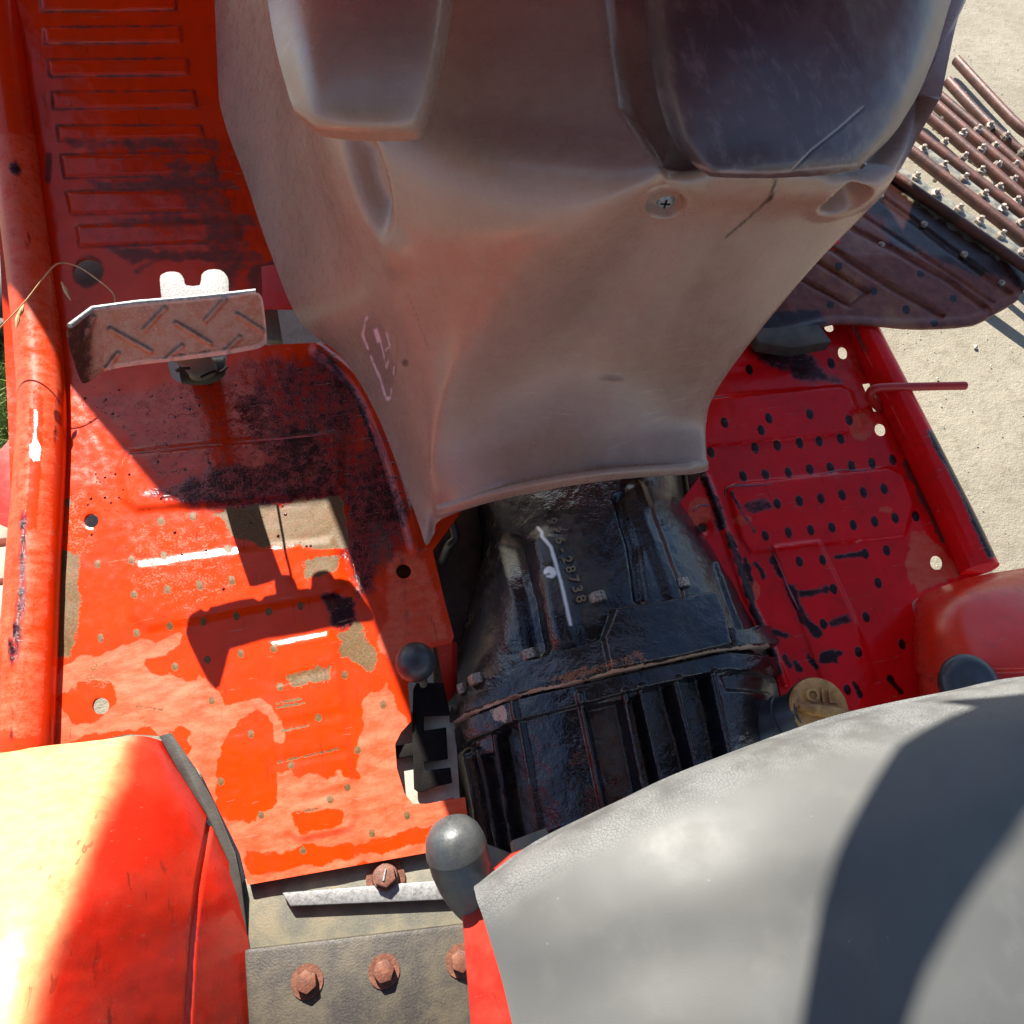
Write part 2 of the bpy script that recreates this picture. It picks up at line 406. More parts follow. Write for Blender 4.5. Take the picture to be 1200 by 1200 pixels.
def mat_guard():
    b = NB('oily_rusty_sheet'); nf = b.noise(380, 4, .65); nm = b.noise(50, 5, .65); nl = b.noise(11, 4, .6)
    col = b.mix(b.ramp(nm, .35, .68), (.12, .026, .014), (.20, .052, .028))
    col = b.mix(b.ramp(nl, .5, .68), col, (.24, .085, .03))
    oil = b.thr(b.at('oil'), nm, .8, nl, .6, .35, .75); col = b.mix(b.math('MULTIPLY', oil, .92), col, (.010, .006, .005))
    ob = b.thr(b.at('olive'), nm, .8, nl, .5, .4, .6); col = b.mix(b.math('MULTIPLY', ob, .8), col, (.13, .115, .075))
    return b.out(col, b.mf(oil, b.mf(b.ramp(nf, .3, .7), .38, .5), .12), b.bump(b.math('ADD', nf, nm), .0007, .7), spec=.3)
GUARD = mat_guard()

# ------------------------------------------------------------------ ground
GZ = -.45
gn = 120; gx, gy = np.meshgrid(np.linspace(-1, 1, gn), np.linspace(-1, 1, gn))
GX = np.sign(gx)*np.abs(gx)**2.2*60; GY = np.sign(gy)*np.abs(gy)**2.2*60+.6
GZa = GZ+(fbm(GX+50, GY+50, .5)-.5)*.012
ii = np.arange(gn*gn).reshape(gn, gn)
gq = np.stack([ii[:-1, :-1], ii[:-1, 1:], ii[1:, 1:], ii[1:, :-1]], -1).reshape(-1, 4)
g = mesh_obj('ground', np.stack([GX, GY, GZa], -1).reshape(-1, 3), gq.tolist(), GROUND)
tag(g, 'pale dusty concrete ground under and beside the tractor', kind='structure')

T = empty('tractor'); tag(T, 'red tractor footwell with oily floor plates, grey plastic column cover and black gearbox', 'tractor')

# ------------------------------------------------------------------ left floor plate
def circ(cx, cy, rx, ry=None, n=24, rot=0):
    ry = ry or rx
    return [(cx+rx*math.cos(2*math.pi*k/n)*math.cos(rot)-ry*math.sin(2*math.pi*k/n)*math.sin(rot),
             cy+rx*math.cos(2*math.pi*k/n)*math.sin(rot)+ry*math.sin(2*math.pi*k/n)*math.cos(rot)) for k in range(n)]
L_out = [(-60, -60), (300, -60), (330, 150), (345, 300), (352, 362), (405, 395), (470, 470), (540, 600), (507, 645), (520, 700), (532, 746), (529, 754), (511, 757), (498, 762), (478, 800), (482, 845),
         (470, 858), (463, 872), (465, 900), (474, 930), (484, 942), (500, 942), (545, 934), (552, 990), (290, 1037), (281, 1000), (235, 905), (190, 862), (150, 860), (20, 885), (10, 500), (0, 300)]
L_holes = [circ(107, 610, 8.5), circ(118, 827, 10), circ(473, 669, 9), circ(103, 318, 17, 16), circ(318, 327, 5, 6),
           smooth([(198, 400), (198, 432), (206, 446), (225, 451), (250, 449), (264, 438), (268, 412), (300, 405), (378, 401), (396, 396), (345, 361), (312, 360), (306, 372), (262, 380)], 4, True)]
L_dots = [(79, 589), (114, 661), (157, 697), (160, 742), (118, 748), (199, 734), (205, 781), (154, 656), (189, 611), (226, 605), (192, 651), (267, 643), (234, 686), (196, 691), (272, 680), (277, 722), (315, 717), (352, 710), (238, 728), (243, 773), (282, 766), (321, 760), (248, 821), (328, 805), (373, 841), (294, 860), (341, 897), (259, 916), (306, 955), (355, 997), (387, 937), (404, 791), (449, 826), (419, 879), (407, 923), (436, 977), (477, 956)]
L_pads = [([(150, 530), (255, 520), (392, 505), (400, 520), (400, 572), (385, 580), (160, 597), (145, 585), (140, 548)], .0036, 10),
          ([(160, 662), (250, 648), (388, 632), (398, 645), (402, 688), (390, 698), (172, 738), (152, 722), (148, 680)], .0024, 12),
          ([(318, 755), (385, 742), (394, 750), (418, 955), (410, 972), (350, 985), (336, 974)], .0022, 10)]
L_ribs = [[(66, 147), (236, 147), (240, 162), (68, 166)], [(70, 181), (248, 179), (255, 205), (75, 209)], [(76, 224), (262, 221), (270, 247), (82, 252)], [(88, 264), (276, 257), (283, 283), (92, 290)],
          [(60, 108), (228, 106), (232, 126), (62, 128)], [(55, 70), (220, 68), (222, 88), (57, 90)], [(50, 32), (212, 30), (214, 50), (52, 52)], [(46, -6), (205, -8), (207, 12), (48, 14)]]
L_cross = [[(322, 800), (390, 783)], [(326, 852), (400, 836)], [(330, 893), (405, 880)], [(334, 940), (410, 926)]]
L_ridge = smooth([(372, 408), (418, 448), (448, 510), (470, 575), (487, 640)])
def zL(x, y):
    z = .125*np.clip((450-y)/400, 0, 1.4)**1.6
    for p, h, wd in L_pads: z = z+h*ss(-wd/2, wd/2, sdist(x, y, p))
    for p in L_ribs: z = z+.0024*ss(-2, 3, sdist(x, y, p)-1)
    for p in L_cross: z = z-.0006*ss(10, 1, sdist(x, y, p, False))
    for (a, b) in L_dots: z = z+.0004*ss(6, 2, np.hypot((x-a)*1.25, y-b))
    z = z+.006*ss(11, 2, sdist(x, y, L_ridge, False))
    z = z-.003*ss(12, 0, -np.maximum.reduce([-np.hypot(x-a, y-b) for a, b in ((107, 610), (118, 827), (473, 669))]))
    return z+(fbm(x, y, 60)-.5)*.0025
rs = np.random.RandomState(5)
def L_bare(x, y):
    m = np.zeros_like(x)
    for p in ([(74, 645), (92, 650), (93, 740), (84, 770), (60, 776), (62, 672)],
              [(253, 602), (300, 595), (400, 580), (406, 640), (340, 643), (300, 640), (272, 630)], [(356, 657), (398, 650), (398, 670), (358, 678)],
              [(386, 742), (418, 732), (440, 760), (436, 790), (405, 768)], [(336, 792), (388, 780), (389, 797), (345, 805)]):
        m = np.maximum(m, poly_m(x, y, p, 6, 9, 22))
    for p in ([(324, 824), (352, 819)], [(325, 829), (356, 824)], [(330, 857), (362, 850)], [(326, 893), (395, 878)], [(346, 953), (372, 948)], [(160, 828), (190, 832)]):
        m = np.maximum(m, line_m(x, y, p, 3, 2, 1)*.9)
    m = np.maximum(m, .40*poly_m(x, y, [(140, 600), (260, 600), (300, 690), (220, 730), (150, 700)], 30, 10))
    m = np.maximum(m, .42*poly_m(x, y, [(60, 575), (100, 575), (110, 650), (70, 660)], 14, 6)); m = np.maximum(m, .46*poly_m(x, y, circ(113, 790, 22), 14, 6))
    for (a, b) in L_dots: m = np.maximum(m, 1.25*ss(6.2, 3.4, np.hypot((x-a)*1.3, y-b)))
    return m
def L_oil_shade(x, y):
    shade_m = .40*poly_m(x, y, [(95, 462), (200, 445), (300, 420), (400, 410), (480, 560), (490, 640), (400, 690), (385, 590), (200, 590)], 14, 10, 40)  # shade under the pedal painted in as a dark film tint
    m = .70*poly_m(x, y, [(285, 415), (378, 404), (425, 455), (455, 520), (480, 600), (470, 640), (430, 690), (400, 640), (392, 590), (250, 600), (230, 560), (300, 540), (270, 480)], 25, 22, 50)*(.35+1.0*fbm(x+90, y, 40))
    m = np.maximum(m, shade_m)
    m = np.maximum(m, .66*poly_m(x, y, [(245, 545), (395, 530), (400, 588), (255, 602), (170, 580)], 14, 10, 20))
    m = np.maximum(m, .62*poly_m(x, y, [(400, 560), (440, 600), (450, 640), (440, 690), (420, 700), (402, 640)], 12, 12, 20))
    m = np.maximum(m, 1.0*poly_m(x, y, [(378, 695), (412, 700), (415, 735), (392, 738), (380, 715)], 8, 8))
    m = np.maximum(m, .8*line_m(x, y, [(384, 418), (420, 470), (445, 540), (462, 610)], 7, 4, 4))
    m = np.maximum(m, .34*poly_m(x, y, [(90, 150), (290, 150), (320, 300), (150, 310), (80, 290)], 20, 10))
    return m
def L_dry(x, y):
    m = poly_m(x, y, [(50, 800), (88, 765), (130, 765), (180, 742), (225, 738), (200, 775), (180, 778), (250, 800), (262, 830), (325, 818), (330, 870), (280, 865), (262, 905), (300, 880), (330, 900), (415, 900), (430, 820), (452, 795), (485, 850), (560, 930), (560, 1000), (280, 1040), (180, 860), (50, 870)], 7, 17, 36)
    for p in ([(70, 820), (90, 795), (130, 800), (133, 825), (112, 850), (82, 850)], circ(212, 865, 13, 17), [(280, 845), (300, 835), (320, 850), (325, 940), (300, 965), (255, 960), (255, 890)], [(345, 955), (405, 950), (400, 965), (350, 978)],
              [(290, 1000), (420, 985), (510, 965), (515, 985), (290, 1030)], [(335, 880), (420, 880), (418, 910), (400, 905), (340, 915)], [(270, 790), (300, 780), (310, 810), (275, 815)]):
        m = np.minimum(m, 1-poly_m(x, y, p, 6, 12, 24))
    m = np.maximum(m, .36*poly_m(x, y, [(75, 455), (100, 470), (180, 590), (130, 600), (80, 580)], 12, 8))
    m = np.maximum(m, .62*poly_m(x, y, [(455, 640), (505, 650), (530, 750), (490, 760), (470, 800), (440, 760), (450, 700)], 10, 8, 30))
    return m
def L_grime(x, y):
    m = np.zeros_like(x)
    for a in ((105, 166), (130, 214), (150, 256), (160, 297)):
        m = np.maximum(m, .68*poly_m(x, y, [(a[0]-30, a[1]-5), (a[0]+150, a[1]-5), (a[0]+155, a[1]+12), (a[0]-20, a[1]+10)], 6, 6))
    for p in L_ribs: m = np.maximum(m, .62*ss(3.5, 1, np.abs(sdist(x, y, p)))*(.5+fbm(x, y, 20)))
    m = np.maximum(m, .8*line_m(x, y, [(57, 182), (56, 212)], 9, 4)); m = np.maximum(m, .6*poly_m(x, y, [(195, 190), (255, 180), (300, 300), (270, 345), (215, 240)], 12, 14))
    m = np.maximum(m, .75*poly_m(x, y, circ(310, 330, 22, 26), 8, 6)); m = np.maximum(m, .7*ss(24, 17, np.hypot(x-103, y-318)))
    m = np.maximum(m, .6*line_m(x, y, [(160, 318), (180, 306), (225, 300), (270, 305)], 7, 5, 5))
    m = np.maximum(m, .5*line_m(x, y, [(455, 580), (470, 640), (478, 740)], 10, 8, 6)); m = np.maximum(m, .7*ss(1, 0, 1)*0)
    m = np.maximum(m, .55*poly_m(x, y, [(430, 610), (455, 600), (470, 650), (440, 690), (425, 660)], 12, 10, 12))
    return m
lf = sheet('floor_plate', L_out, L_holes, zL, RED, T, 2.0, .004, dict(bare=L_bare, oil=L_oil_shade, dry=L_dry, grime=L_grime, chip=lambda x, y: 0*x))
tag(lf, 'left floor plate with worn pips and oil pooled in painted shade at its front')
prism('dark_backing', [V(75, 295, -.01), (V(140, 295, -.01)), V(140, 348, -.01), V(75, 348, -.01)], (0, 0, -.01), IRON2, T, .001)  # dark plates added beneath two holes to hide the bright ground
prism('dark_backing', [V(452, 640, -.03), (V(505, 640, -.03)), V(505, 700, -.03), V(452, 700, -.03)], (0, 0, -.01), IRON2, T, .001)
# small hanging strip at the inner corner
prism('floor_support', [V(511, 757, -.004), V(530, 752, -.004), V(531, 836, -.06), V(525, 838, -.06)], (0.006, 0, -.004), RED_D, T, .001)
# loose inner face under the cowl on the left
prism('inner_bracket', [V(306, 312, .05), V(350, 305, .06), V(360, 362, .03), V(308, 361, .03)], (0, 0, -.003), RED_D, T, .001)
prism('crumpled_strip', [V(309, 362, -.01), V(325, 361, -.01), V(331, 400, -.03), V(313, 398, -.03)], (0, 0, -.01), GALV, T, .001)

# ------------------------------------------------------------------ right floor plate
R_out = [(780, 250), (985, 250), (1008, 400), (1028, 460), (1152, 672), (1075, 701), (1069, 706), (1076, 770), (1083, 820), (1060, 900), (930, 900), (912, 800), (900, 770), (880, 725), (842, 660), (812, 622), (790, 598), (822, 556), (810, 500), (800, 420)]
R_holes = [circ(988, 413, 6, 8), circ(972, 383, 6, 6), [(1010, 449), (1022, 447), (1027, 462), (1038, 478), (1034, 483), (1024, 482), (1017, 466)], circ(1032, 503, 7, 8), circ(1098, 659, 8, 9), circ(823, 618, 6)]
R_dots = [(878, 433), (974, 426), (849, 495), (901, 490), (949, 485), (995, 492), (892, 504), (833, 530), (885, 525), (911, 522), (937, 519), (960, 517), (985, 514), (871, 558), (897, 556), (924, 554), (949, 550), (973, 548), (998, 546), (1022, 543), (1046, 539), (911, 590), (937, 587), (962, 584), (987, 580), (1012, 577), (1036, 573), (924, 624), (950, 621), (975, 618), (1000, 615), (1025, 611), (1049, 607), (1073, 605), (937, 658), (964, 656), (1014, 649), (1039, 645), (977, 690), (1029, 683), (1015, 723), (965, 731), (1006, 764), (1057, 755), (993, 808), (897, 628)]
R_pads = [([(790, 476), (830, 466), (985, 452), (997, 458), (1012, 498), (1005, 506), (960, 512), (800, 525)], .005, 5),
          ([(852, 572), (862, 567), (1042, 548), (1060, 556), (1072, 590), (1060, 628), (880, 648), (868, 630)], .0045, 5),
          ([(905, 640), (960, 633), (1000, 720), (1025, 790), (1000, 860), (975, 830)], .004, 5)]
def zR(x, y):
    z = .08*np.clip((430-y)/300, 0, 1)
    for p, h, wd in R_pads: z = z+h*ss(-wd/2, wd/2, sdist(x, y, p))
    for (a, b) in R_dots: z = z+.0005*ss(5, 1.5, np.hypot((x-a)*1.2, y-b))
    z = z+.004*ss(7, 1, sdist(x, y, [(828, 560), (850, 620), (872, 690), (905, 760), (920, 800)], False))
    z = z-.006*ss(14, 2, np.hypot(x-823, y-618))
    return z+(fbm(x, y, 60)-.5)*.003
def R_bare(x, y): return 0*x
def R_oil(x, y):
    m = np.zeros_like(x)
    for (a, b) in R_dots: m = np.maximum(m, 1.5*ss(8.0, 3.6, np.hypot((x-a)*1.55-(y-b)*.25, y-b)))
    m = np.maximum(m, 1.0*line_m(x, y, [(822, 552), (838, 590), (846, 618)], 9, 5, 5)); 
    m = np.maximum(m, .9*line_m(x, y, [(853, 625), (868, 665), (880, 700), (893, 738), (902, 752)], 9, 4, 5))
    m = np.maximum(m, 1.0*line_m(x, y, [(904, 763), (912, 788)], 10, 5, 3)); m = np.maximum(m, .8*line_m(x, y, [(858, 578), (872, 605), (884, 622)], 4, 3, 3))
    m = np.maximum(m, 1.0*line_m(x, y, [(926, 690), (942, 725), (957, 742)], 11, 4, 4)); m = np.maximum(m, .95*line_m(x, y, [(940, 696), (968, 691)], 8, 4, 3))
    m = np.maximum(m, 1.0*line_m(x, y, [(980, 653), (1008, 649)], 6, 3, 2)); m = np.maximum(m, .85*poly_m(x, y, [(968, 730), (994, 718), (998, 729), (975, 734)], 5, 4))
    m = np.maximum(m, 1.0*poly_m(x, y, [(962, 765), (972, 760), (990, 762), (984, 772), (985, 782), (970, 778), (958, 776)], 4, 5)); m = np.maximum(m, .9*line_m(x, y, [(905, 740), (925, 745)], 7, 4, 5))
    for p in ([(931, 775), (937, 785)], [(947, 768), (957, 782)], [(873, 655), (880, 680)], [(886, 660), (895, 675)], [(905, 655), (915, 675)], [(1042, 795), (1056, 812)], [(920, 770), (926, 780)], [(1000, 800), (1008, 815)]):
        m = np.maximum(m, 1.0*line_m(x, y, p, 6, 3, 3))
    m = np.maximum(m, .85*poly_m(x, y, [(870, 405), (940, 410), (985, 448), (950, 452), (905, 430)], 10, 6)); m = np.maximum(m, .24*poly_m(x, y, [(820, 500), (1030, 490), (1060, 600), (850, 610)], 30, 10))
    m = np.maximum(m, .75*poly_m(x, y, circ(888, 593, 18, 8), 6, 5))
    return m
def R_dry(x, y):
    m = .45*poly_m(x, y, [(960, 400), (1010, 400), (1030, 470), (1050, 530), (1005, 500), (985, 450)], 6, 6)
    m = np.maximum(m, .7*poly_m(x, y, [(1066, 620), (1085, 622), (1130, 672), (1075, 700), (1062, 670)], 5, 6))
    for c in (circ(882, 692, 10, 12), circ(870, 610, 12, 7), circ(860, 640, 6, 9), circ(820, 600, 14, 18), circ(1037, 598, 9, 4), circ(1010, 500, 14, 16)):
        m = np.maximum(m, .8*poly_m(x, y, c, 3, 4))
    return m
def R_grime(x, y):
    m = line_m(x, y, [(1066, 545), (1085, 580), (1108, 628)], 17, 4, 4)*1.1
    return np.maximum(m, .4*poly_m(x, y, [(1040, 500), (1060, 520), (1090, 590), (1060, 560)], 8, 8))
rf = sheet('floor_plate', R_out, R_holes, zR, RED_R, T, 2.0, .004, dict(bare=R_bare, oil=R_oil, dry=R_dry, grime=R_grime, chip=lambda x, y: 0*x))
tag(rf, 'right floor plate, oily red with rows of black worn pips')

# ------------------------------------------------------------------ side rails
def rail_masks(kind):
    if kind == 'l':
        dk = lambda x, y: np.maximum.reduce([.75*line_m(x, y, [(28, 600), (26, 690), (20, 760)], 9, 4, 5, 12), .9*line_m(x, y, [(16, 735), (16, 780)], 9, 4, 6), .7*line_m(x, y, [(12, 820), (14, 870)], 3, 3, 3), 1.1*ss(10, 6, np.hypot(x-18, y-194)), .6*line_m(x, y, [(34, 270), (31, 300)], 4, 3, 4), .5*line_m(x, y, [(70, 460), (64, 520)], 6, 4, 4)])
        dry = lambda x, y: .55*poly_m(x, y, [(-20, 150), (60, 150), (75, 440), (50, 870), (-5, 870), (0, 700)], 8, 8, 25)*(1-line_m(x, y, [(43, 460), (40, 560), (36, 610)], 7, 2, 4))
        ch = lambda x, y: np.maximum(1.1*poly_m(x, y, circ(41, 528, 6, 10), 3, 4), 1.0*line_m(x, y, [(43, 480), (41, 520)], 3, 2, 2))
        ba = lambda x, y: np.maximum(.3*line_m(x, y, [(30, 560), (20, 700)], 6, 4), 1.0*ss(6, 4, np.hypot(x-20, y-701)))
    else:
        dk = lambda x, y: np.maximum(.95*line_m(x, y, [(1092, 510), (1125, 570), (1160, 650)], 10, 4, 4), .6*line_m(x, y, [(1000, 380), (1012, 410)], 8, 5))
        dry = lambda x, y: .3*poly_m(x, y, [(1000, 380), (1020, 380), (1170, 670), (1130, 670)], 10, 6); ch = lambda x, y: 0*x; ba = lambda x, y: 0*x
    return dict(oil=dk, dry=dry, chip=ch, bare=ba, grime=lambda x, y: 0*x)
lp = smooth([(24, 960, .01), (28, 870, .01), (34, 760, .01), (40, 650, .01), (46, 560, .01), (49, 480, .01), (44, 400, .018), (36, 330, .032), (26, 250, .055), (14, 150, .09), (2, 50, .13), (-10, -60, .17)], 8)
lr = tube('side_rail', [at(*p) for p in lp], .0275, RED, T, 40, True, rail_masks('l')); tag(lr, 'left tube rail, scraped red paint with a white chip')
rp = smooth([(1148, 668, .012), (1120, 608, .012), (1080, 527, .012), (1040, 447, .012), (1015, 397, .012), (990, 340, .02), (960, 270, .05)], 10)
rr_ = tube('side_rail', [at(*p) for p in rp], .0235, RED_R, T, 40, True, rail_masks('r')); tag(rr_, 'right tube rail with a dark oily outer side')
# hooked rod on right rail
hk = smooth([(1041, 488, -.02), (1030, 478, .0), (1020, 466, .02), (1022, 457, .032), (1036, 454, .035), (1080, 453, .035), (1131, 452, .035)], 5)
tube('hooked_rod', [at(*p) for p in hk], .0062, RED_D, T, 12)

# ------------------------------------------------------------------ shaded left side: wheel, bracket
ty = at(-105, 338, -.41)
whl = empty('tyre', tuple(ty)); tag(whl, 'black tyre lying flat on the ground left of the side rail', 'tyre')
tp = [(-.045, .13)]+[(-.055*math.cos(math.pi*k/16), .19+.045*math.sin(math.pi*k/16)) for k in range(17)]+[(.045, .13), (-.045, .13)]
o = lathe('tread', tp, (0, 0, 0), (0, 0, 1), RUB, whl, 56)
for k in range(28):
    a = k*2*math.pi/28
    q = prism('tread_block', [Vector((math.cos(a+da)*rr_b, math.sin(a+da)*rr_b, -.03)) for da, rr_b in ((-.05, .225), (.05, .225), (.05, .241), (-.05, .241))], (0, 0, .06), RUB, whl, .003) if k == 0 else None
    if q: q0 = q
    else:
        q = q0.copy(); C.objects.link(q); q.parent = whl; q.rotation_euler = (0, 0, a)
prism('side_bracket', [V(26, 498, -.03), V(24, 625, -.03), V(-30, 600, -.03), V(-30, 560, -.03)], (0, 0, -.004), RED_D, T, .001)
boards = empty('pallet', (float(at(-20, 650, GZ)[0]), float(at(-20, 650, GZ)[1]), GZ)); tag(boards, 'pale pinkish wooden boards lying beside the left side rail', 'pallet')
PINK = simple('faded_pink_wood', (.50, .25, .19), (.62, .36, .28), .8, 50)
for k in range(5):
    c = at(-30, 618+k*46, GZ+.04)-np.array(boards.location)
    o = prism('board', [Vector(c)+Vector(v) for v in ((-.25, -.03, 0), (.12, -.03, 0), (.12, .03, 0), (-.25, .03, 0))], (0, 0, -.03), PINK, boards, .002)

# ------------------------------------------------------------------ gearbox housing (behind the cowl arch)
Hn = [[(548, 520, -.2), (566, 525, -.05), (600, 520, .03), (680, 510, .055), (750, 515, .05), (795, 530, -.02), (806, 545, -.2)],
      [(548, 575, -.2), (566, 572, -.05), (608, 565, .03), (690, 555, .065), (750, 562, .055), (798, 582, -.02), (810, 600, -.2)],
      [(556, 640, -.2), (574, 640, -.05), (615, 620, .045), (690, 612, .08), (770, 612, .065), (828, 632, .0), (845, 655, -.2)],
      [(535, 720, -.2), (556, 715, -.05), (600, 700, .045), (680, 690, .08), (780, 680, .075), (858, 688, .01), (884, 715, -.2)],
      [(522, 790, -.2), (545, 795, -.04), (600, 775, .035), (690, 757, .072), (790, 735, .072), (882, 745, .02), (905, 775, -.2)],
      [(520, 862, -.2), (538, 852, -.03), (607, 818, .035), (690, 800, .07), (790, 780, .07), (895, 770, .02), (920, 805, -.2)],
      [(530, 940, -.2), (550, 925, -.04), (622, 895, .03), (700, 880, .06), (790, 860, .06), (890, 850, .02), (932, 865, -.2)],
      [(545, 1040, -.2), (568, 1030, -.05), (645, 1005, .02), (720, 990, .05), (800, 960, .05), (890, 930, .02), (935, 930, -.2)],
      [(560, 1140, -.2), (580, 1130, -.06), (660, 1110, .02), (730, 1090, .04), (810, 1060, .04), (890, 1030, .01), (940, 1030, -.2)]]
seam = smooth([(524, 865), (534, 857), (555, 839), (606, 818), (640, 809), (679, 801), (720, 790), (762, 781), (810, 770), (850, 763), (880, 762), (902, 770), (915, 790)], 3)
topflange = [(524, 862), (532, 835), (545, 812), (560, 803), (590, 792), (618, 776), (640, 772), (705, 752), (716, 718), (740, 712), (825, 700), (838, 738), (855, 745), (892, 738), (903, 762), (880, 762), (850, 764), (810, 771), (762, 782), (720, 791), (679, 802), (606, 819), (555, 840)]
lowflange = [(524, 866), (555, 841), (606, 820), (679, 803), (762, 783), (850, 765), (902, 770), (925, 800), (915, 803), (895, 792), (850, 786), (770, 803), (700, 822), (610, 846), (560, 866), (534, 885)]
block = [(704, 752), (716, 716), (742, 712), (824, 700), (832, 706), (846, 762), (812, 770), (762, 781), (712, 792)]
blockR = [(845, 742), (894, 737), (904, 764), (850, 764)]
pockets = [([(553, 888), (560, 882), (585, 1010), (572, 1010)], .010), ([(566, 886), (580, 884), (604, 1010), (588, 1010)], .014), ([(586, 866), (592, 852), (600, 850), (607, 862), (630, 990), (606, 1000)], .016),
           ([(686, 830), (726, 822), (764, 1000), (724, 1010)], .014), ([(736, 824), (746, 816), (786, 990), (772, 1000)], .014),
           ([(753, 810), (785, 802), (830, 980), (794, 985)], .017), ([(797, 797), (828, 792), (868, 960), (836, 970)], .020), ([(846, 792), (893, 782), (908, 800), (905, 812), (852, 808)], .005)]
ribs_h = [((549, 884), (570, 1010)), ((563, 880), (585, 1010)), ((582, 862), (606, 1010)), ((607, 824), (640, 1010)), ((680, 816), (718, 1000)), ((731, 812), (768, 1000)), ((749, 806), (790, 1000)), ((790, 797), (832, 980)), ((833, 790), (870, 970))]
def Hd(x, y):
    d = .013*ss(-1.5, 1.5, sdist(x, y, topflange))+.009*ss(-1.5, 2, sdist(x, y, lowflange))
    d = d+.012*ss(-2, 3, sdist(x, y, block)-1)+.006*ss(-1.5, 1.5, sdist(x, y, blockR))
    for p, h in pockets: d = d-h*ss(-3.5, 3.5, sdist(x, y, p))
    for a, b in ribs_h: d = d+.006*ss(6.0, 1.0, sdist(x, y, [a, b], False))
    d = d-.004*ss(2.2, .3, sdist(x, y, seam, False))
    d = d+.010*ss(26, 4, sdist(x, y, [(640, 640), (665, 760)], False))*ss(780, 740, y)
    d = d-.012*ss(18, 4, sdist(x, y, [(600, 640), (618, 700), (630, 760)], False))*ss(790, 750, y)
    d = d+.006*ss(14, 3, sdist(x, y, [(745, 575), (765, 630), (790, 700)], False)) - .008*ss(10, 2, sdist(x, y, [(726, 585), (742, 640), (750, 700)], False))
    d = d+.005*ss(3, 1, sdist(x, y, [(838, 660), (852, 700), (870, 745)], False))
    d = d+0
    return d+(fbm(x, y, 22)-.5)*.0035
def Hdirt(x, y):
    m = .4*poly_m(x, y, [(540, 560), (600, 560), (610, 680), (560, 730), (530, 800)], 20, 14)
    for p, h in pockets[:8]: m = np.maximum(m, .5*poly_m(x, y, p, 4, 3))
    m = np.maximum(m, .6*poly_m(x, y, [(620, 600), (690, 600), (730, 700), (690, 740), (640, 720)], 20, 14))
    return m
Hm = dict(dirt=Hdirt, rust=lambda x, y: np.maximum(.62*poly_m(x, y, [(640, 795), (740, 768), (760, 782), (650, 806)], 8, 6), .4*line_m(x, y, seam, 10, 5)),
          tan=lambda x, y: np.maximum(.80*line_m(x, y, seam, 3.5, 1.6, 1.5), .62*poly_m(x, y, [(575, 832), (600, 822), (600, 850), (588, 850)], 4, 4)),
          white=lambda x, y: np.maximum(line_m(x, y, [(630, 618), (637, 626), (639, 634), (648, 646), (652, 662), (658, 684), (664, 710), (669, 733)], 3.6, 1.0, .6, 5), ss(7.2, 5.8, np.hypot(x-647, y-675)+3*(fbm(x, y, 5)-.5))*(1-line_m(x, y, [(640, 679), (646, 677)], 2, 1))))
hs = loft('gearbox_housing', Hn, 420, 560, IRON, T, Hd, Hm, sharp=70)
tag(hs, 'black cast gearbox housing with a ribbed rear case and bolted flange')
HB = bvh(hs)
def hexbolt(px, py, tree, mat, parent, r=.0085, h=.009, washer=True, lean=None):
    p, n = hit(tree, px, py)
    if p is None: return
    if lean: n = (n*.12+Vector(lean)).normalized(); p = p-n*.002
    e = empty('bolt', parent=parent)
    if washer: lathe('washer', [(-.002, 0), (-.002, r*1.45), (.0015, r*1.45), (.0015, 0)], p, n, mat, e, 20)
    s, u = frame(n); a0 = random.random()
    pts = [p+n*.0015+(s*math.cos(a0+k*math.pi/3)+u*math.sin(a0+k*math.pi/3))*r for k in range(6)]
    prism('head', pts, n*h, mat, e, .0012)
    return e
Ym = Vector((0, 1.1, .0))
for (x, y) in ((623, 772), (702, 705), (800, 689), (560, 801), (884, 731), (543, 812)):
    hexbolt(x, y, HB, BOLTM, hs, .0098 if x != 543 else .006, .011, False, Ym)
def text_on(tree, s, p0, p1, size, mat, parent, name, up=.0006, ext=.0006, flip=False):
    """letters run from p0 to p1 (pixels of the photo) lying on the surface"""
    n = len(s)
    e = empty(name, parent=parent)
    for i, ch in enumerate(s):
        if ch == ' ': continue
        t = (i+.5)/n; x = p0[0]+(p1[0]-p0[0])*t; y = p0[1]+(p1[1]-p0[1])*t
        p, nn = hit(tree, x, y, up); q, _ = hit(tree, x+(p1[0]-p0[0])*.06, y+(p1[1]-p0[1])*.06, up)
        if p is None or q is None: continue
        nn = Vector((0, -.15, 1)).normalized() if name == 'serial_number' else nn
        dx = (q-p); dx = (dx-nn*dx.dot(nn)).normalized(); dy = nn.cross(dx)
        cu = bpy.data.curves.new('character', 'FONT'); cu.body = ch; cu.size = size; cu.extrude = ext; cu.align_x = 'CENTER'; cu.align_y = 'CENTER'; cu.offset = size*.02
        o = bpy.data.objects.new('tmp', cu); C.objects.link(o)
        dg = bpy.context.evaluated_depsgraph_get(); me = bpy.data.meshes.new_from_object(o.evaluated_get(dg)); C.objects.unlink(o); bpy.data.objects.remove(o)
        me.transform(Matrix([[dx.x, dy.x, nn.x, p.x], [dx.y, dy.y, nn.y, p.y], [dx.z, dy.z, nn.z, p.z], [0, 0, 0, 1]]))
        me.materials.clear(); me.materials.append(mat)
        oo = bpy.data.objects.new('character', me); C.objects.link(oo); oo.parent = e
    return e
SER = simple('cast_letters', (.16, .105, .05), (.22, .16, .09), .6)
text_on(HB, '926-28738', (645, 606), (682, 708), .0160, SER, hs, 'serial_number', .0015, .0015)

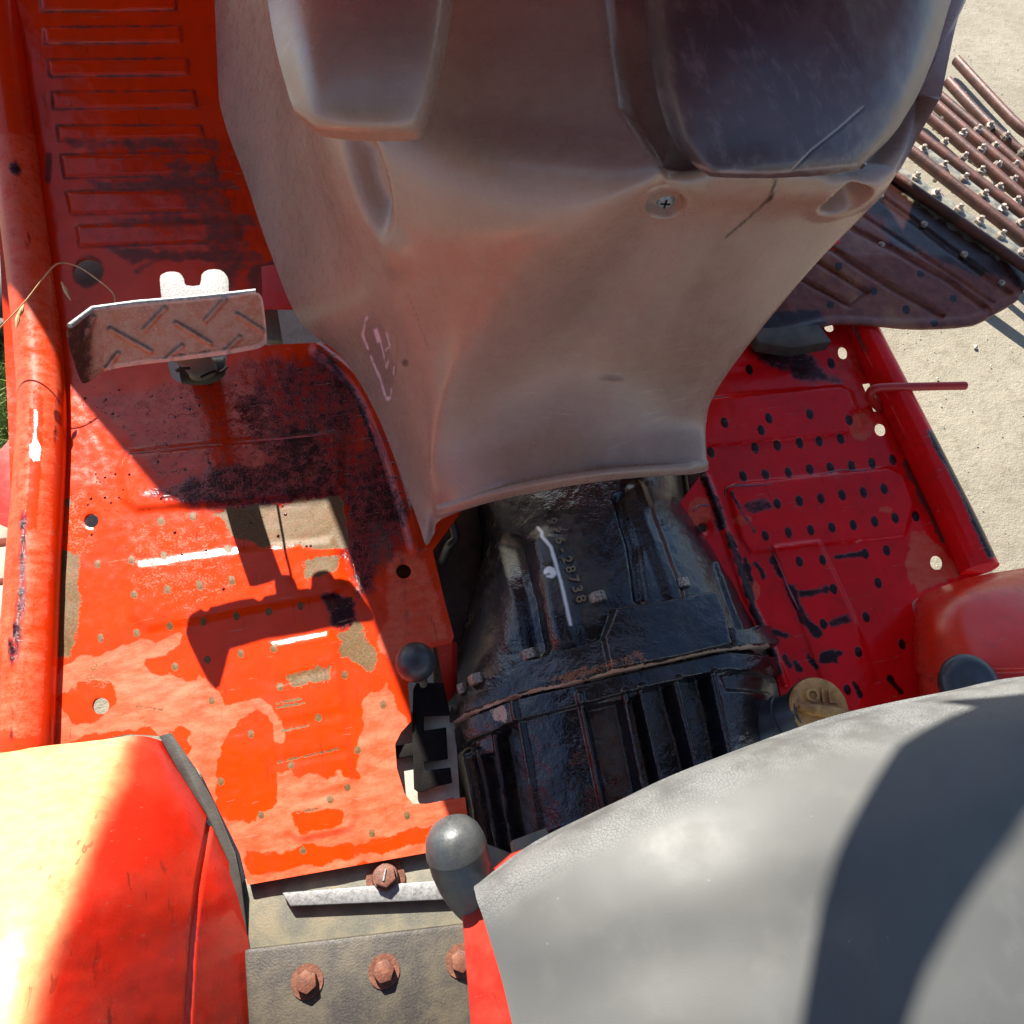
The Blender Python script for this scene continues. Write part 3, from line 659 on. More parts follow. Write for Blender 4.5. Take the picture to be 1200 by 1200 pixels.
# dark chassis side behind the housing, left of it
prism('chassis_side', [V(500, 560, -.17), V(575, 560, -.17), V(560, 800, -.17), (V(520, 860, -.17)), V(508, 800, -.17)], (0, 0, -.02), IRON2, T, .003)
prism('chassis_beam', [V(516, 590, -.08), V(560, 580, -.08), V(566, 700, -.10), V(534, 800, -.10), V(516, 760, -.10), V(506, 650, -.08)], (0, 0, -.05), IRON2, T, .004)
# column pieces seen under the cowl's right end
tube('steering_rod', [V(765, 545, -.02), V(783, 600, -.09)], .009, RED_D, T); tube('brake_pipe', [V(800, 555, -.05), V(812, 640, -.12)], .006, IRON2, T)
tube('wire_loom', [at(*p) for p in smooth([(528, 605, -.02), (534, 630, -.04), (526, 640, -.05), (518, 660, -.09)], 5)], .006, BLACK, T)
prism('under_panel', [V(760, 520, -.12), V(900, 520, -.12), V(930, 820, -.12), V(880, 820, -.12), V(780, 640, -.12)], (0, 0, -.01), IRON2, T)

# ------------------------------------------------------------------ black selector gate in the gap
def flat(poly, z, th, mat, parent, name, bev=.0008): return prism(name, [V(x, y, z) for x, y in poly], (0, 0, -th), mat, parent, bev)
gz = -.008
flat([(452, 848), (480, 835), (500, 825), (532, 826), (540, 952), (452, 955)], -.020, .004, PALE, T, 'sunlit_ground_plate')  # pale plate added in the gap to imitate sunlit ground below
gate = empty('selector_gate', parent=T)
flat([(484, 808), (488, 800), (520, 800), (528, 838), (524, 838), (497, 839), (497, 856), (523, 852), (525, 889), (497, 893), (498, 903), (528, 899), (530, 917), (508, 922), (497, 927), (490, 928), (485, 924), (483, 860)], gz, .004, BLKMET, gate, 'gate_plate')
flat([(462, 874), (486, 870), (486, 885), (462, 889)], gz-.001, .004, BLKMET, gate, 'gate_arm')
flat([(524, 830), (536, 860), (560, 1010), (545, 1010), (528, 930)], -.07, .03, IRON2, T, 'case_side', .003)
rr2 = V(516, 938, -.02)
flat([(518, 938), (532, 934), (535, 948), (522, 952)], -.012, .004, RED_D, T, 'red_clip')
# ball-knob lever
lv = empty('short_lever', parent=T)
kb = V(487, 776, .045)
bp = [(-.0215*math.cos(math.pi*k/16), .0215*math.sin(math.pi*k/16)) for k in range(17)]
lathe('ball_knob', bp, kb, (0, .3, 1), BLACK, lv, 28)
tube('lever_shaft', [kb, V(497, 800, .0), V(492, 812, -.05)], .0045, GALV, lv)
# pear knob lever
lv2 = empty('gear_lever', parent=T)
ka = V(526, 962, .22); kb2 = V(556, 1072, .17); ax = (kb2-ka)
Lk = ax.length
prof = [(0, .0001), (.0015, .011), (.005, .0175), (.011, .0222), (.019, .0245), (.0235, .0250), (.0242, .0244), (.036, .0244), (.049, .0224), (.060, .0192), (.069, .0155), (.075, .0125), (.078, .0105), (.078, .0)]
prof = [(h*Lk/.078, r*.96) for h, r in prof]
lathe('pear_knob', prof, ka, ax, KNOB, lv2, 40, 30)
tube('lever_shaft', [kb2, kb2+ax.normalized()*.08+Vector((0, 0, -.05)), kb2+ax.normalized()*.12+Vector((0, 0, -.2))], .006, STEEL, lv2)

# ------------------------------------------------------------------ mounting plate at the bottom + bolt
mp_ = flat([(286, 1030), (400, 1012), (560, 985), (600, 1000), (600, 1120), (300, 1130), (270, 1060)], -.012, .006, GALV, T, 'mounting_plate', .001)
flat([(330, 1046), (560, 1028), (575, 1040), (575, 1052), (340, 1062)], -.002, .008, STEEL, T, 'mounting_strip', .002)
MB_ = bvh(mp_)
e = empty('bolt', parent=T); p, n = hit(MB_, 452, 1030); 
tag(e, 'rusty hexagon bolt in the bare steel plate')
lathe('washer', [(0, 0), (0, .0195), (.003, .0195), (.003, 0)], p, (0, 0, 1), RUSTB, e, 28)
ax_ = Vector((0, .12, 1)).normalized()
lathe('collar', [(0, 0), (0, .0135), (.006, .0135), (.012, .012), (.012, 0)], p, ax_, RUSTB, e, 24)
s_, u_ = frame(ax_)
prism('head', [p+ax_*.010+(s_*math.cos(k*math.pi/3)+u_*math.sin(k*math.pi/3))*.0115 for k in range(6)], ax_*.009, RUSTB, e, .0015)
tube('slot', [p+ax_*.0194+s_*.005+u_*.002, p+ax_*.0194-s_*.005-u_*.002], .0012, STEEL, e, 8)

# ------------------------------------------------------------------ fenders
Fl = [[(-80, 893, .02), (0, 880, .03), (60, 873, .035), (110, 868, .035), (150, 863, .035), (172, 863, .02), (190, 868, .0)],
      [(-80, 900, .05), (0, 890, .06), (60, 884, .065), (110, 879, .065), (150, 876, .06), (185, 884, .03), (206, 893, -.01)],
      [(-90, 950, .12), (0, 945, .13), (50, 938, .135), (100, 930, .13), (142, 925, .115), (190, 928, .07), (232, 935, -.01)],
      [(-100, 1010, .17), (-10, 1010, .18), (35, 1005, .185), (80, 1000, .18), (122, 990, .16), (190, 985, .1), (258, 985, -.01)],
      [(-110, 1080, .21), (-20, 1080, .22), (15, 1078, .225), (55, 1075, .22), (98, 1065, .2), (190, 1055, .12), (283, 1060, -.01)],
      [(-120, 1160, .24), (-30, 1160, .25), (0, 1158, .25), (35, 1155, .245), (80, 1150, .22), (185, 1140, .13), (298, 1150, -.01)],
      [(-130, 1280, .27), (-40, 1280, .28), (-10, 1278, .28), (25, 1275, .27), (70, 1270, .24), (180, 1260, .14), (305, 1280, -.01)]]
def Fd(x, y):
    return -.0035*ss(5, 1, sdist(x, y, smooth([(249, 955), (243, 985), (232, 1050), (224, 1130), (215, 1280)], 4), False))+(fbm(x, y, 120)-.5)*.003
fl = loft('fender', Fl, 380, 260, RED_L, T, Fd, dict(glare=lambda x, y: ss(-26, 22, sdist(x, y, [(-300, 840), (150, 855), (130, 925), (100, 990), (75, 1060), (45, 1160), (10, 1300), (-300, 1300)]) + (fbm(x, y, 40)-.5)*12))); tag(fl, 'left fender with sun glare painted on its glossy top')
prism('fender_edge_strip', [V(x, y, z) for x, y, z in [(186, 862, .004), (200, 858, .004), (226, 896, .004), (252, 942, .004), (276, 1000, .004), (282, 1030, .004), (290, 1100, -.01), (296, 1180, -.01), (280, 1180, -.01), (268, 1010, -.004), (240, 952, -.004), (210, 905, -.002)]], (0, 0, -.006), RUB, T, .001)
Fr = [[(1068, 735, -.06), (1069, 720, -.03), (1072, 706, .0), (1090, 693, .03), (1140, 676, .05), (1210, 664, .05), (1300, 650, .04)],
      [(1067, 745, -.05), (1070, 733, .0), (1076, 722, .04), (1094, 708, .07), (1140, 692, .09), (1210, 682, .09), (1300, 672, .08)],
      [(1068, 760, -.05), (1072, 752, .02), (1080, 746, .06), (1100, 740, .09), (1140, 735, .11), (1210, 730, .12), (1300, 725, .12)],
      [(1070, 788, -.05), (1074, 786, .02), (1084, 785, .06), (1104, 784, .09), (1140, 782, .12), (1210, 780, .13), (1300, 775, .13)],
      [(1073, 795, -.05), (1078, 795, .02), (1086, 795, .05), (1105, 794, .075), (1140, 792, .10), (1210, 790, .11), (1300, 786, .11)],
      [(1078, 850, -.05), (1082, 850, .02), (1090, 850, .05), (1110, 850, .075), (1150, 850, .10), (1220, 850, .11), (1320, 850, .11)]]
fr = loft('fender', Fr, 120, 120, RED_F, T, None); tag(fr, 'right fender, darker shaded red')
rk = V(1136, 801, .118)
lathe('round_knob', [(-.014, .026), (-.004, .0305), (.002, .031), (.006, .0285), (.009, .020), (.0085, .015), (.0100, .012), (.0100, 0)], rk, (-.1, -.1, 1), BLACK, T, 36)

# ------------------------------------------------------------------ oil filler
of = empty('oil_filler', parent=T)
n0 = V(893, 850, .0); n1 = V(945, 832, .045); dn = (n1-n0).normalized()
capc = V(960, 829, .055); axc = (dn*.55+(Vector(CAM)-capc).normalized()*.85).normalized()
Ln = (capc-n0).length-.016
lathe('filler_neck', [(h*Ln/.07, rr) for h, rr in [(-.03, .034), (.0, .028), (.02, .0245), (.03, .024), (.031, .0265), (.036, .0265), (.037, .024), (.055, .024), (.07, .0235)]], n0, capc-n0, BLACK, of, 36)
lathe('cap_skirt', [(-.022, .0), (-.022, .031), (-.004, .0335), (-.002, .033), (-.002, 0)], capc, axc, BLACK, of, 40)
cp = lathe('cap', [(-.003, .0325), (.0, .0322), (.002, .0305), (.0022, .0265), (.0012, .024), (.0012, 0)], capc, axc, CAPM, of, 48)
# handle ridge + letters, basis on the cap face
up_img = Vector(CM @ np.array([.08, 1, 0])); rt = up_img.cross(axc).normalized(); rt = -rt if rt.dot(Vector(CM @ np.array([1, 0, 0]))) < 0 else rt; upv = axc.cross(rt).normalized(); upv = upv if upv.dot(up_img) > 0 else -upv
def capP(a, b, c): return capc+rt*a+upv*b+axc*c
prism('cap_handle', [capP(a, b, .0004) for a, b in ((-.026, -.0005), (-.0275, -.005), (-.012, -.0095), (.012, -.0115), (.034, -.0120), (.0385, -.0095), (.0385, -.0055), (.030, -.0030), (.006, .0005), (-.012, .0010))], axc*.012, CAPM, of, .0032)
for i, ch in enumerate('OIL'):
    cu = bpy.data.curves.new('c', 'FONT'); cu.body = ch; cu.size = .0195; cu.extrude = .0018; cu.align_x = 'CENTER'; cu.offset = .0005
    o = bpy.data.objects.new('tmp', cu); C.objects.link(o); dg = bpy.context.evaluated_depsgraph_get(); me = bpy.data.meshes.new_from_object(o.evaluated_get(dg)); bpy.data.objects.remove(o)
    P = capP(-.0075+.0115*i-(.0015 if i == 2 else 0), .0055, .0026)
    me.transform(Matrix([[rt.x, upv.x, axc.x, P.x], [rt.y, upv.y, axc.y, P.y], [rt.z, upv.z, axc.z, P.z], [0, 0, 0, 1]])); me.materials.clear(); me.materials.append(CAPM)
    oo = bpy.data.objects.new('character', me); C.objects.link(oo); oo.parent = of

# ------------------------------------------------------------------ seat
Sn = [[(600, 1035, .19), (640, 1000, .21), (720, 955, .23), (810, 912, .24), (900, 880, .24), (1000, 850, .24), (1110, 825, .24), (1230, 803, .24), (1400, 780, .23)],
      [(560, 1036, .23), (625, 990, .25), (715, 943, .27), (805, 902, .28), (900, 866, .28), (1000, 836, .28), (1110, 811, .28), (1220, 790, .28), (1400, 765, .27)],
      [(558, 1050, .26), (630, 1003, .29), (720, 955, .31), (812, 914, .32), (905, 880, .32), (1010, 850, .32), (1115, 826, .32), (1230, 805, .32), (1410, 780, .31)],
      [(568, 1078, .27), (645, 1030, .305), (735, 985, .33), (828, 945, .34), (920, 915, .345), (1025, 885, .345), (1130, 860, .345), (1245, 840, .345), (1430, 815, .33)],
      [(585, 1130, .275), (665, 1090, .315), (755, 1050, .34), (848, 1015, .355), (945, 985, .36), (1050, 955, .36), (1160, 930, .36), (1275, 910, .355), (1460, 885, .34)],
      [(600, 1190, .28), (690, 1165, .32), (780, 1130, .345), (875, 1095, .36), (975, 1065, .365), (1085, 1035, .365), (1200, 1010, .36), (1320, 985, .355), (1500, 960, .34)],
      [(620, 1300, .29), (720, 1280, .33), (810, 1260, .35), (910, 1230, .365), (1015, 1200, .37), (1130, 1170, .37), (1260, 1140, .36), (1400, 1110, .35), (1600, 1080, .34)],
      [(640, 1450, .29), (750, 1450, .33), (850, 1440, .35), (960, 1420, .365), (1080, 1380, .37), (1210, 1340, .37), (1360, 1300, .36), (1520, 1250, .35), (1750, 1220, .34)]]
def Sd(x, y):
    return .0008*ss(70, 10, np.hypot(x-760, (y-1015)*1.2))+(fbm(x, y, 140, 2)-.5)*.006
edge_s = [(558, 1050), (625, 996), (715, 950), (805, 908), (900, 873), (1000, 843), (1110, 818), (1220, 798)]
st = loft('seat_cushion', Sn, 240, 200, SEAT, T, Sd, dict(edge=lambda x, y: ss(55, 5, sdist(x, y, edge_s, False)))); tag(st, 'grey vinyl seat cushion, front edge cracked')
SB = bvh(st)
prism('seat_pan', [V(540, 1050, .19), V(562, 1030, .2), V(598, 1000, .2), V(640, 985, .17), V(900, 900, .17), V(900, 1300, .17), V(560, 1300, .17)], (0, 0, -.006), RED_D, T, .001)
flat([(600, 985), (640, 970), (660, 1010), (604, 1010)], .05, .02, GALV, T, 'seat_bracket')
cm_ = flat([(285, 1112), (600, 1075), (660, 1300), (300, 1360)], .012, .03, IRON2, T, 'cross_member', .005)
CB_ = bvh(cm_)
for (x, y) in ((360, 1150), (450, 1138), (540, 1126)): hexbolt(x, y, CB_, RUSTB, cm_, .010, .008)

# ------------------------------------------------------------------ column cover (cowl)
K = [[(499, 639, .004), (503, 636, .006), (509, 625, .012), (520, 607, .035), (600, 580, .085), (710, 562, .105), (824, 553, .080)],
     [(497, 634, .006), (502, 628, .010), (509, 615, .018), (519, 598, .042), (598, 571, .098), (708, 552, .118), (824, 545, .088)],
     [(490, 612, .008), (499, 606, .022), (508, 595, .036), (516, 578, .060), (600, 558, .100), (708, 542, .118), (822, 537, .090)],
     [(468, 552, .010), (486, 550, .045), (502, 545, .078), (516, 532, .100), (610, 515, .125), (715, 505, .135), (822, 500, .105)],
     [(440, 482, .012), (466, 480, .075), (494, 475, .13), (530, 458, .172), (640, 452, .175), (740, 448, .18), (832, 464, .14)],
     [(402, 420, .02), (440, 414, .11), (482, 405, .19), (565, 393, .243), (675, 390, .235), (775, 390, .24), (874, 403, .20)],
     [(352, 376, .035), (408, 350, .16), (468, 330, .26), (615, 330, .322), (725, 322, .305), (830, 320, .31), (946, 316, .27)],
     [(318, 300, .062), (375, 272, .18), (438, 255, .315), (665, 270, .392), (765, 258, .37), (865, 252, .375), (1004, 254, .33)],
     [(287, 210, .078), (345, 190, .21), (416, 180, .36), (720, 205, .440), (800, 205, .43), (905, 205, .435), (1040, 212, .395)],
     [(262, 140, .09), (330, 120, .23), (404, 110, .39), (735, 150, .44), (820, 145, .445), (930, 140, .445), (1072, 145, .42)],
     [(245, 60, .1), (310, 30, .25), (395, 20, .42), (745, 60, .46), (850, 50, .465), (960, 40, .465), (1105, 50, .44)],
     [(225, -60, .12), (300, -80, .29), (390, -100, .45), (750, -60, .49), (870, -70, .49), (980, -80, .49), (1150, -70, .46)],
     [(200, -200, .15), (290, -240, .33), (385, -280, .48), (760, -260, .52), (880, -260, .52), (1000, -260, .52), (1200, -240, .48)]]
def kback(r):
    a = r[-1]; return np.concatenate([r, [a+np.array([.004, .03, -.02]), a+np.array([-.01, .09, -.06]), a+np.array([-.04, .2, -.10])]])
crack = [(913, 205), (914, 216), (905, 230), (895, 238), (880, 253), (862, 268), (852, 277)]
lab = [(427, 372), (437, 365), (445, 370), (456, 402), (458, 415), (464, 430), (458, 467), (454, 468), (436, 424), (424, 398)]
def ell(x, y, cx, cy, rx, ry, rot):
    c, s = math.cos(rot), math.sin(rot); u = (x-cx)*c+(y-cy)*s; v = -(x-cx)*s+(y-cy)*c
    return np.sqrt((u/rx)**2+(v/ry)**2)
def Kd(x, y):
    d = -.022*ss(1.0, .35, ell(x, y, 432, 205, 22, 85, -.28))
    d = d-.012*ss(1.25, .8, ell(x, y, 780, 240, 20, 13, -.15))+.0012*ss(.25, .1, np.abs(ell(x, y, 779, 238, 22, 15, -.15)-1.15))
    d = d-.030*ss(1.2, .72, ell(x, y, 990, 233, 29, 9, -.38))+.003*ss(1.9, 1.1, ell(x, y, 992, 233, 30, 12, -.38))+.006*ss(1.2, .2, ell(x, y, 464, 298, 22, 34, -.3))
    d = d+.003*ss(.30, .1, np.abs(ell(x, y, 992, 233, 32, 13, -.35)-1.2))*0
    # recess that holds the lower dash panel
    d = d-.020*ss(-16, 14, sdist(x, y, [(690, -200), (735, 120), (790, 200), (830, 222), (1000, 216), (1045, 190), (1090, 110), (1160, -200)]))
    d = d+.004*ss(9, 3, sdist(x, y, smooth([(515, 600), (600, 575), (710, 556), (822, 548), (900, 543)], 3), False))*ss(500, 530, x)*ss(824, 806, x)
    d = d-.0025*ss(2.5, .5, sdist(x, y, [(412, 170), (405, 230), (455, 330), (468, 345)], False))*0
    return d+(fbm(x, y, 110, 2)-.5)*.0022
def Kdark(x, y):
    m = line_m(x, y, crack, 2.0, 1.3, .5); m = np.maximum(m, line_m(x, y, [(914, 216), (905, 231), (890, 243)], 2.4, 1.2, .8))
    m = np.maximum(m, .5*line_m(x, y, [(478, 345), (488, 370), (502, 410)], .8, .8)); m = np.maximum(m, .6*poly_m(x, y, circ(475, 425, 3, 3), 2, 2)); m = np.maximum(m, .5*poly_m(x, y, circ(716, 443, 14, 3), 3, 2))
    m = np.maximum(m, .3*line_m(x, y, [(466, 395), (464, 440)], 1, 1)); return m
def Kpink(x, y):
    m = line_m(x, y, [(430, 372), (425, 392), (437, 424), (446, 444), (452, 464)], 2.4, 1, .8)
    m = np.maximum(m, line_m(x, y, [(453, 390), (457, 406), (452, 410)], 1.4, .8)); m = np.maximum(m, line_m(x, y, [(462, 430), (458, 466)], 1.2, .8)); m = np.maximum(m, ss(3.5, 2, np.hypot(x-455, y-467)))
    m = np.maximum(m, line_m(x, y, [(440, 386), (445, 396), (449, 412), (453, 432), (456, 418)], 1.3, .8)); m = m*ss(.30, .46, fbm(x, y, 9, 2)); m = np.maximum(m, poly_m(x, y, [(438, 386), (442, 384), (448, 402), (442, 402)], 1, 1)); return np.clip(m, 0, 1)
Km = dict(dark=Kdark, pink=Kpink, label=lambda x, y: .35*poly_m(x, y, lab, 1.5, 1.5)*(1-.5*ss(385, 370, y)),
          line=lambda x, y: np.maximum(.4*line_m(x, y, smooth([(520, 607), (600, 580), (710, 562), (824, 553)], 3), 1.6, 1), 0),
          scuff=lambda x, y: np.maximum(.55*poly_m(x, y, [(560, 420), (860, 330), (830, 520), (540, 540)], 40, 20), .15))
kw = loft('column_cover', K, 420, 520, COWL, T, Kd, Km, kback, sharp=80); tag(kw, 'grey plastic steering column cover, cracked at its upper right')
KB = bvh(kw)
# countersunk screw
p, n = hit(KB, 779, 236); n = (n+(Vector(CAM)-p).normalized()*.5).normalized()
sc = empty('screw', parent=kw)
lathe('screw_head', [(-.006, .0095), (.001, .0095), (.003, .0075), (.0038, .004), (.004, 0)], p, n, STEEL, sc, 28)
s_, u_ = frame(n)
for a in (s_, u_):
    b_ = n.cross(a)
    prism('cross_slot', [p+n*.0037+a*.0045+b_*.0008, p+n*.0037-a*.0045+b_*.0008, p+n*.0037-a*.0045-b_*.0008, p+n*.0037+a*.0045-b_*.0008], n*.0006, BLKMET, sc)
p, n = hit(KB, 318, 329)
# lower dash panel (dark, scratched)
def mat_panel():
    b = NB('scratched_dark_panel'); nf = b.noise(700, 3); nm = b.noise(70, 6, .7, (1, .3, 1)); nl = b.noise(14, 4)
    col = b.mix(b.ramp(nl, .35, .7), (.065, .045, .048), (.10, .06, .06)); col = b.mix(b.math('MULTIPLY', b.ramp(nm, .5, .7), .5), col, (.21, .145, .14))
    col = b.mix(b.at('line'), col, (.40, .29, .26)); col = b.mix(b.at('dark'), col, (.01, .008, .008))
    return b.out(col, b.mf(nm, .3, .5), b.bump(nf, .0003, .6))
PANEL = mat_panel()
Pn = [[(828, 203, .44), (840, 207, .447), (900, 208, .450), (960, 206, .448), (1003, 200, .44), (1010, 196, .43)],
      [(812, 192, .44), (835, 200, .455), (900, 201, .460), (960, 198, .458), (1008, 192, .452), (1020, 186, .435)],
      [(796, 175, .445), (825, 180, .462), (900, 182, .47), (965, 180, .468), (1020, 172, .46), (1038, 168, .44)],
      [(782, 150, .45), (815, 152, .468), (895, 153, .478), (975, 152, .475), (1040, 142, .465), (1060, 140, .445)],
      [(770, 110, .455), (805, 110, .475), (895, 110, .487), (985, 108, .485), (1060, 98, .475), (1085, 92, .45)],
      [(755, 20, .47), (800, 20, .49), (900, 20, .505), (1005, 15, .5), (1085, 5, .49), (1115, 0, .465)],
      [(745, -100, .49), (790, -100, .51), (900, -100, .525), (1020, -105, .52), (1110, -115, .51), (1145, -120, .48)]]
pn = loft('dash_panel', Pn, 120, 120, PANEL, T, lambda x, y: (fbm(x, y, 60)-.5)*.004-.0012*ss(2, .3, sdist(x, y, [(928, 200), (950, 178), (985, 150), (1010, 128)], False)),
          dict(line=lambda x, y: np.maximum(line_m(x, y, [(928, 199), (950, 176), (983, 150), (1010, 126)], 1.4, 1), .5*line_m(x, y, [(812, 190), (836, 201), (900, 202), (1005, 193)], 2.5, 2, 1.5)), dark=lambda x, y: line_m(x, y, [(930, 200), (952, 178), (985, 152), (1012, 128)], 1.0, .8))); tag(pn, 'dark scratched lower dash panel split by a crack')
# rounded grey lip at top left
Lp = [[(352, 140, .44), (375, 158, .45), (420, 165, .452), (470, 165, .452), (492, 162, .45), (499, 152, .44)],
      [(345, 130, .46), (373, 145, .468), (420, 150, .472), (468, 150, .472), (492, 148, .466), (502, 142, .45)],
      [(335, 100, .465), (370, 110, .482), (420, 115, .486), (470, 115, .486), (500, 112, .48), (512, 105, .46)],
      [(320, 40, .475), (365, 45, .495), (420, 50, .5), (475, 50, .5), (510, 48, .495), (525, 42, .475)],
      [(305, -60, .49), (360, -60, .51), (420, -60, .515), (480, -60, .515), (520, -60, .51), (540, -65, .49)]]
loft('column_shroud', Lp, 80, 80, COWL, T, None, dict(dark=lambda x, y: ss(0, 1, 0*x), pink=lambda x, y: 0*x, label=lambda x, y: 0*x, line=lambda x, y: 0*x, scuff=lambda x, y: 0*x+.2))

# ------------------------------------------------------------------ brake pedal
pd = empty('brake_pedal', parent=T); tag(pd, 'tread-plate pedal with a notched zinc latch plate')

treads = [((129, 386), (176, 412)), ((206, 379), (246, 403)), ((278, 369), (308, 388)), ((170, 386), (193, 362)), ((241, 376), (263, 352)), ((192, 424), (213, 406)), ((264, 412), (281, 396)), ((125, 432), (138, 415)), ((101, 398), (110, 372))]
def Pdd(x, y):
    d = 0*x
    for a, b in treads:
        q = sdist(x, y, [a, b], False); d = np.maximum(d, .0022*ss(4.6, .8, q))
    return d+(fbm(x, y, 25)-.5)*.001
Pm = dict(edge=lambda x, y: np.maximum(.62*ss(135, 95, x), .5*ss(8, 0, sdist(x, y, [(94, 446), (122, 430), (310, 402)], False))), worn=lambda x, y: 0*x)
def pad_outline_mask(o): pass
out_pad = smooth([(78, 390), (84, 383), (108, 365), (160, 357), (220, 352), (270, 347), (298, 343), (306, 347), (309, 360), (312, 392), (309, 401), (298, 406), (265, 412), (220, 418), (165, 424), (124, 431), (104, 443), (96, 446), (92, 440), (82, 410)], 4, True)
def pad_z(x, y):
    top = np.interp(x, [80, 108, 160, 220, 270, 308], [385, 364, 357, 352, 347, 345]); bot = np.interp(x, [80, 122, 165, 220, 265, 310], [450, 430, 424, 418, 412, 402])
    t = (y-top)/(bot-top); z = .238-.056*t+.012*ss(112, 78, x)
    return z+Pdd(x, y)
pad = sheet('pad', out_pad, [], pad_z, PADM, pd, 1.3, .0045, dict(edge=Pm['edge'], worn=lambda x, y: .25*ss(3.0, .8, np.abs(sdist(x, y, out_pad)))*ss(120, 130, x)+0*y))
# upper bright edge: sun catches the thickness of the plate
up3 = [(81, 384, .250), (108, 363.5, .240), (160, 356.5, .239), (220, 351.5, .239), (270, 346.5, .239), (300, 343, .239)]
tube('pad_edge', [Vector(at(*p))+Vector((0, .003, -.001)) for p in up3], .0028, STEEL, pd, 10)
padc = V(205, 392, .188)
lat = smooth([(190, 356), (187, 328), (190, 321), (200, 318), (211, 320), (216, 328), (218, 334), (234, 334), (236, 322), (244, 316), (258, 316), (265, 322), (268, 330), (268, 352)], 2)
prism('latch_plate', [V(x, y, .228) for x, y in lat], (0, .001, -.004), LATCH, pd, .0006)
b0 = V(238, 436, -.03)
arm = [V(203, 394, .185), V(211, 408, .14), V(226, 420, .07), b0, V(232, 450, -.12)]
aa = [Vector(p) for p in smooth([tuple(p) for p in arm], 6)]
tube('pedal_arm', aa, .019, GALV, pd, 20, flat=.55)
for W in (((270, 598, .110), (282, 630, .130), (290, 648, .140), (298, 663, .150), (312, 670, .155)), ((325, 592, .110), (331, 626, .128), (336, 652, .142), (342, 682, .160), (328, 690, .160))):
    tube('return_wire', smooth([tuple(at(a, b, 0)+np.array([-LX, LY, .2])*c/.2) for a, b, c in W], 5), .0016, BLKMET, pd, 8)
lathe('arm_pivot', [(-.03, .0), (-.03, .02), (.03, .02), (.03, 0)], V(240, 438, -.05), (1, 0, 0), IRON2, pd, 24)

# ------------------------------------------------------------------ bolted slatted guard, right front
gd = empty('slatted_guard', tuple(float(v) for v in at(1100, 300, .1))); tag(gd, 'rusty oil-soaked sheet guard with bolted parallel bars beyond the right floor plate', 'machine guard')
def par(o): o.parent = gd; o.matrix_parent_inverse = Matrix.Translation(gd.location).inverted(); return o
def gzf(x, y):
    # distance across the bars, measured along the up-right normal
    c = (x-1046)*.566-(y-205)*(-.0)-(y-205)*.824
    return .13-.0009*np.clip(c, 0, 400)+.0002*np.clip(-c, 0, 300)*-1+.035
G_out = smooth([(870, 330), (885, 392), (905, 398), (930, 393), (975, 379), (1020, 380), (1060, 384), (1100, 384), (1142, 380), (1165, 368), (1192, 352), (1204, 334), (1222, 326), (1224, 322), (1200, 306), (1046, 199), (1000, 168), (900, 150)], 2, True)
def Gz(x, y):
    z = .060-.00028*np.maximum(0, y-300)+0*x
    for p, h, wd in (([(950, 278), (977, 294), (1037, 333), (1104, 371)], .004, 5), ([(985, 262), (1040, 290), (1108, 327), (1158, 364)], .004, 5), ([(1020, 222), (1065, 255), (1110, 290), (1185, 345)], .004, 5), ([(955, 305), (1016, 343), (995, 358), (940, 328)], .004, 4), ([(1000, 246), (1075, 296), (1165, 356)], .002, 3)):
        z = z-h*ss(wd, 1, sdist(x, y, p, False))
    z = z+.004*ss(9, 2, sdist(x, y, [(905, 394), (975, 377), (1060, 381), (1140, 377), (1190, 349)], False))
    z = z-.010*ss(0, 30, -(y-205)+(x-1046)*.70)
    return z+(fbm(x, y, 30)-.5)*.003
def Goil(x, y):
    m = .22+0*x
    m = np.maximum(m, .85*poly_m(x, y, [(1000, 230), (1050, 190), (1200, 310), (1200, 340), (1130, 320), (1060, 290)], 14, 10, 20)); m = np.maximum(m, .8*poly_m(x, y, [(1030, 262), (1080, 275), (1075, 300), (1040, 290)], 8, 8))
    for p in ([(977, 294), (1037, 333), (1104, 371)], [(1040, 290), (1108, 327), (1158, 364)], [(955, 305), (1016, 343), (995, 358), (940, 328)], [(905, 398), (975, 382), (1060, 386)], [(1120, 380), (1160, 368), (1190, 352)]):
        m = np.maximum(m, .6*line_m(x, y, p, 3, 3, 2))
    for (a, b) in ((983, 312), (1024, 341), (1062, 363), (973, 357), (1079, 321), (1117, 350), (1095, 378), (1005, 390), (900, 385)): m = np.maximum(m, 1.1*ss(6, 3, np.hypot(x-a, y-b)))
    m = np.maximum(m, .9*poly_m(x, y, [(880, 370), (960, 360), (975, 382), (900, 400)], 6, 6))
    return m
gs = sheet('guard_sheet', G_out, [], Gz, GUARD, None, 2.4, .004, dict(oil=Goil, olive=lambda x, y: .62*poly_m(x, y, [(1060, 190), (1110, 200), (1250, 320), (1200, 330), (1130, 280), (1050, 230)], 10, 8, 20))); par(gs)
BAR = simple('rusty_brown_bar', (.045, .018, .012), (.12, .038, .024), .38, 30, .0008)
bars = [((1015, 183), (1046, 205), (1200, 312), (1225, 329), .068), ((1020, 137), (1067, 177), (1200, 281), (1225, 300), -.32), ((1030, 122), (1073, 156), (1200, 254), (1225, 273), -.34), ((1060, 112), (1104, 150), (1200, 233), (1225, 253), -.36), ((1080, 108), (1127, 150), (1200, 212), (1225, 233), -.38), ((1100, 112), (1144, 150), (1200, 199), (1225, 220), -.39), ((1110, 95), (1162, 150), (1210, 189), (1225, 201), -.40), ((1120, 70), (1185, 140), (1210, 160), (1225, 172), -.41), ((1040, 60), (1110, 106), (1200, 170), (1290, 230), .03)][:8]
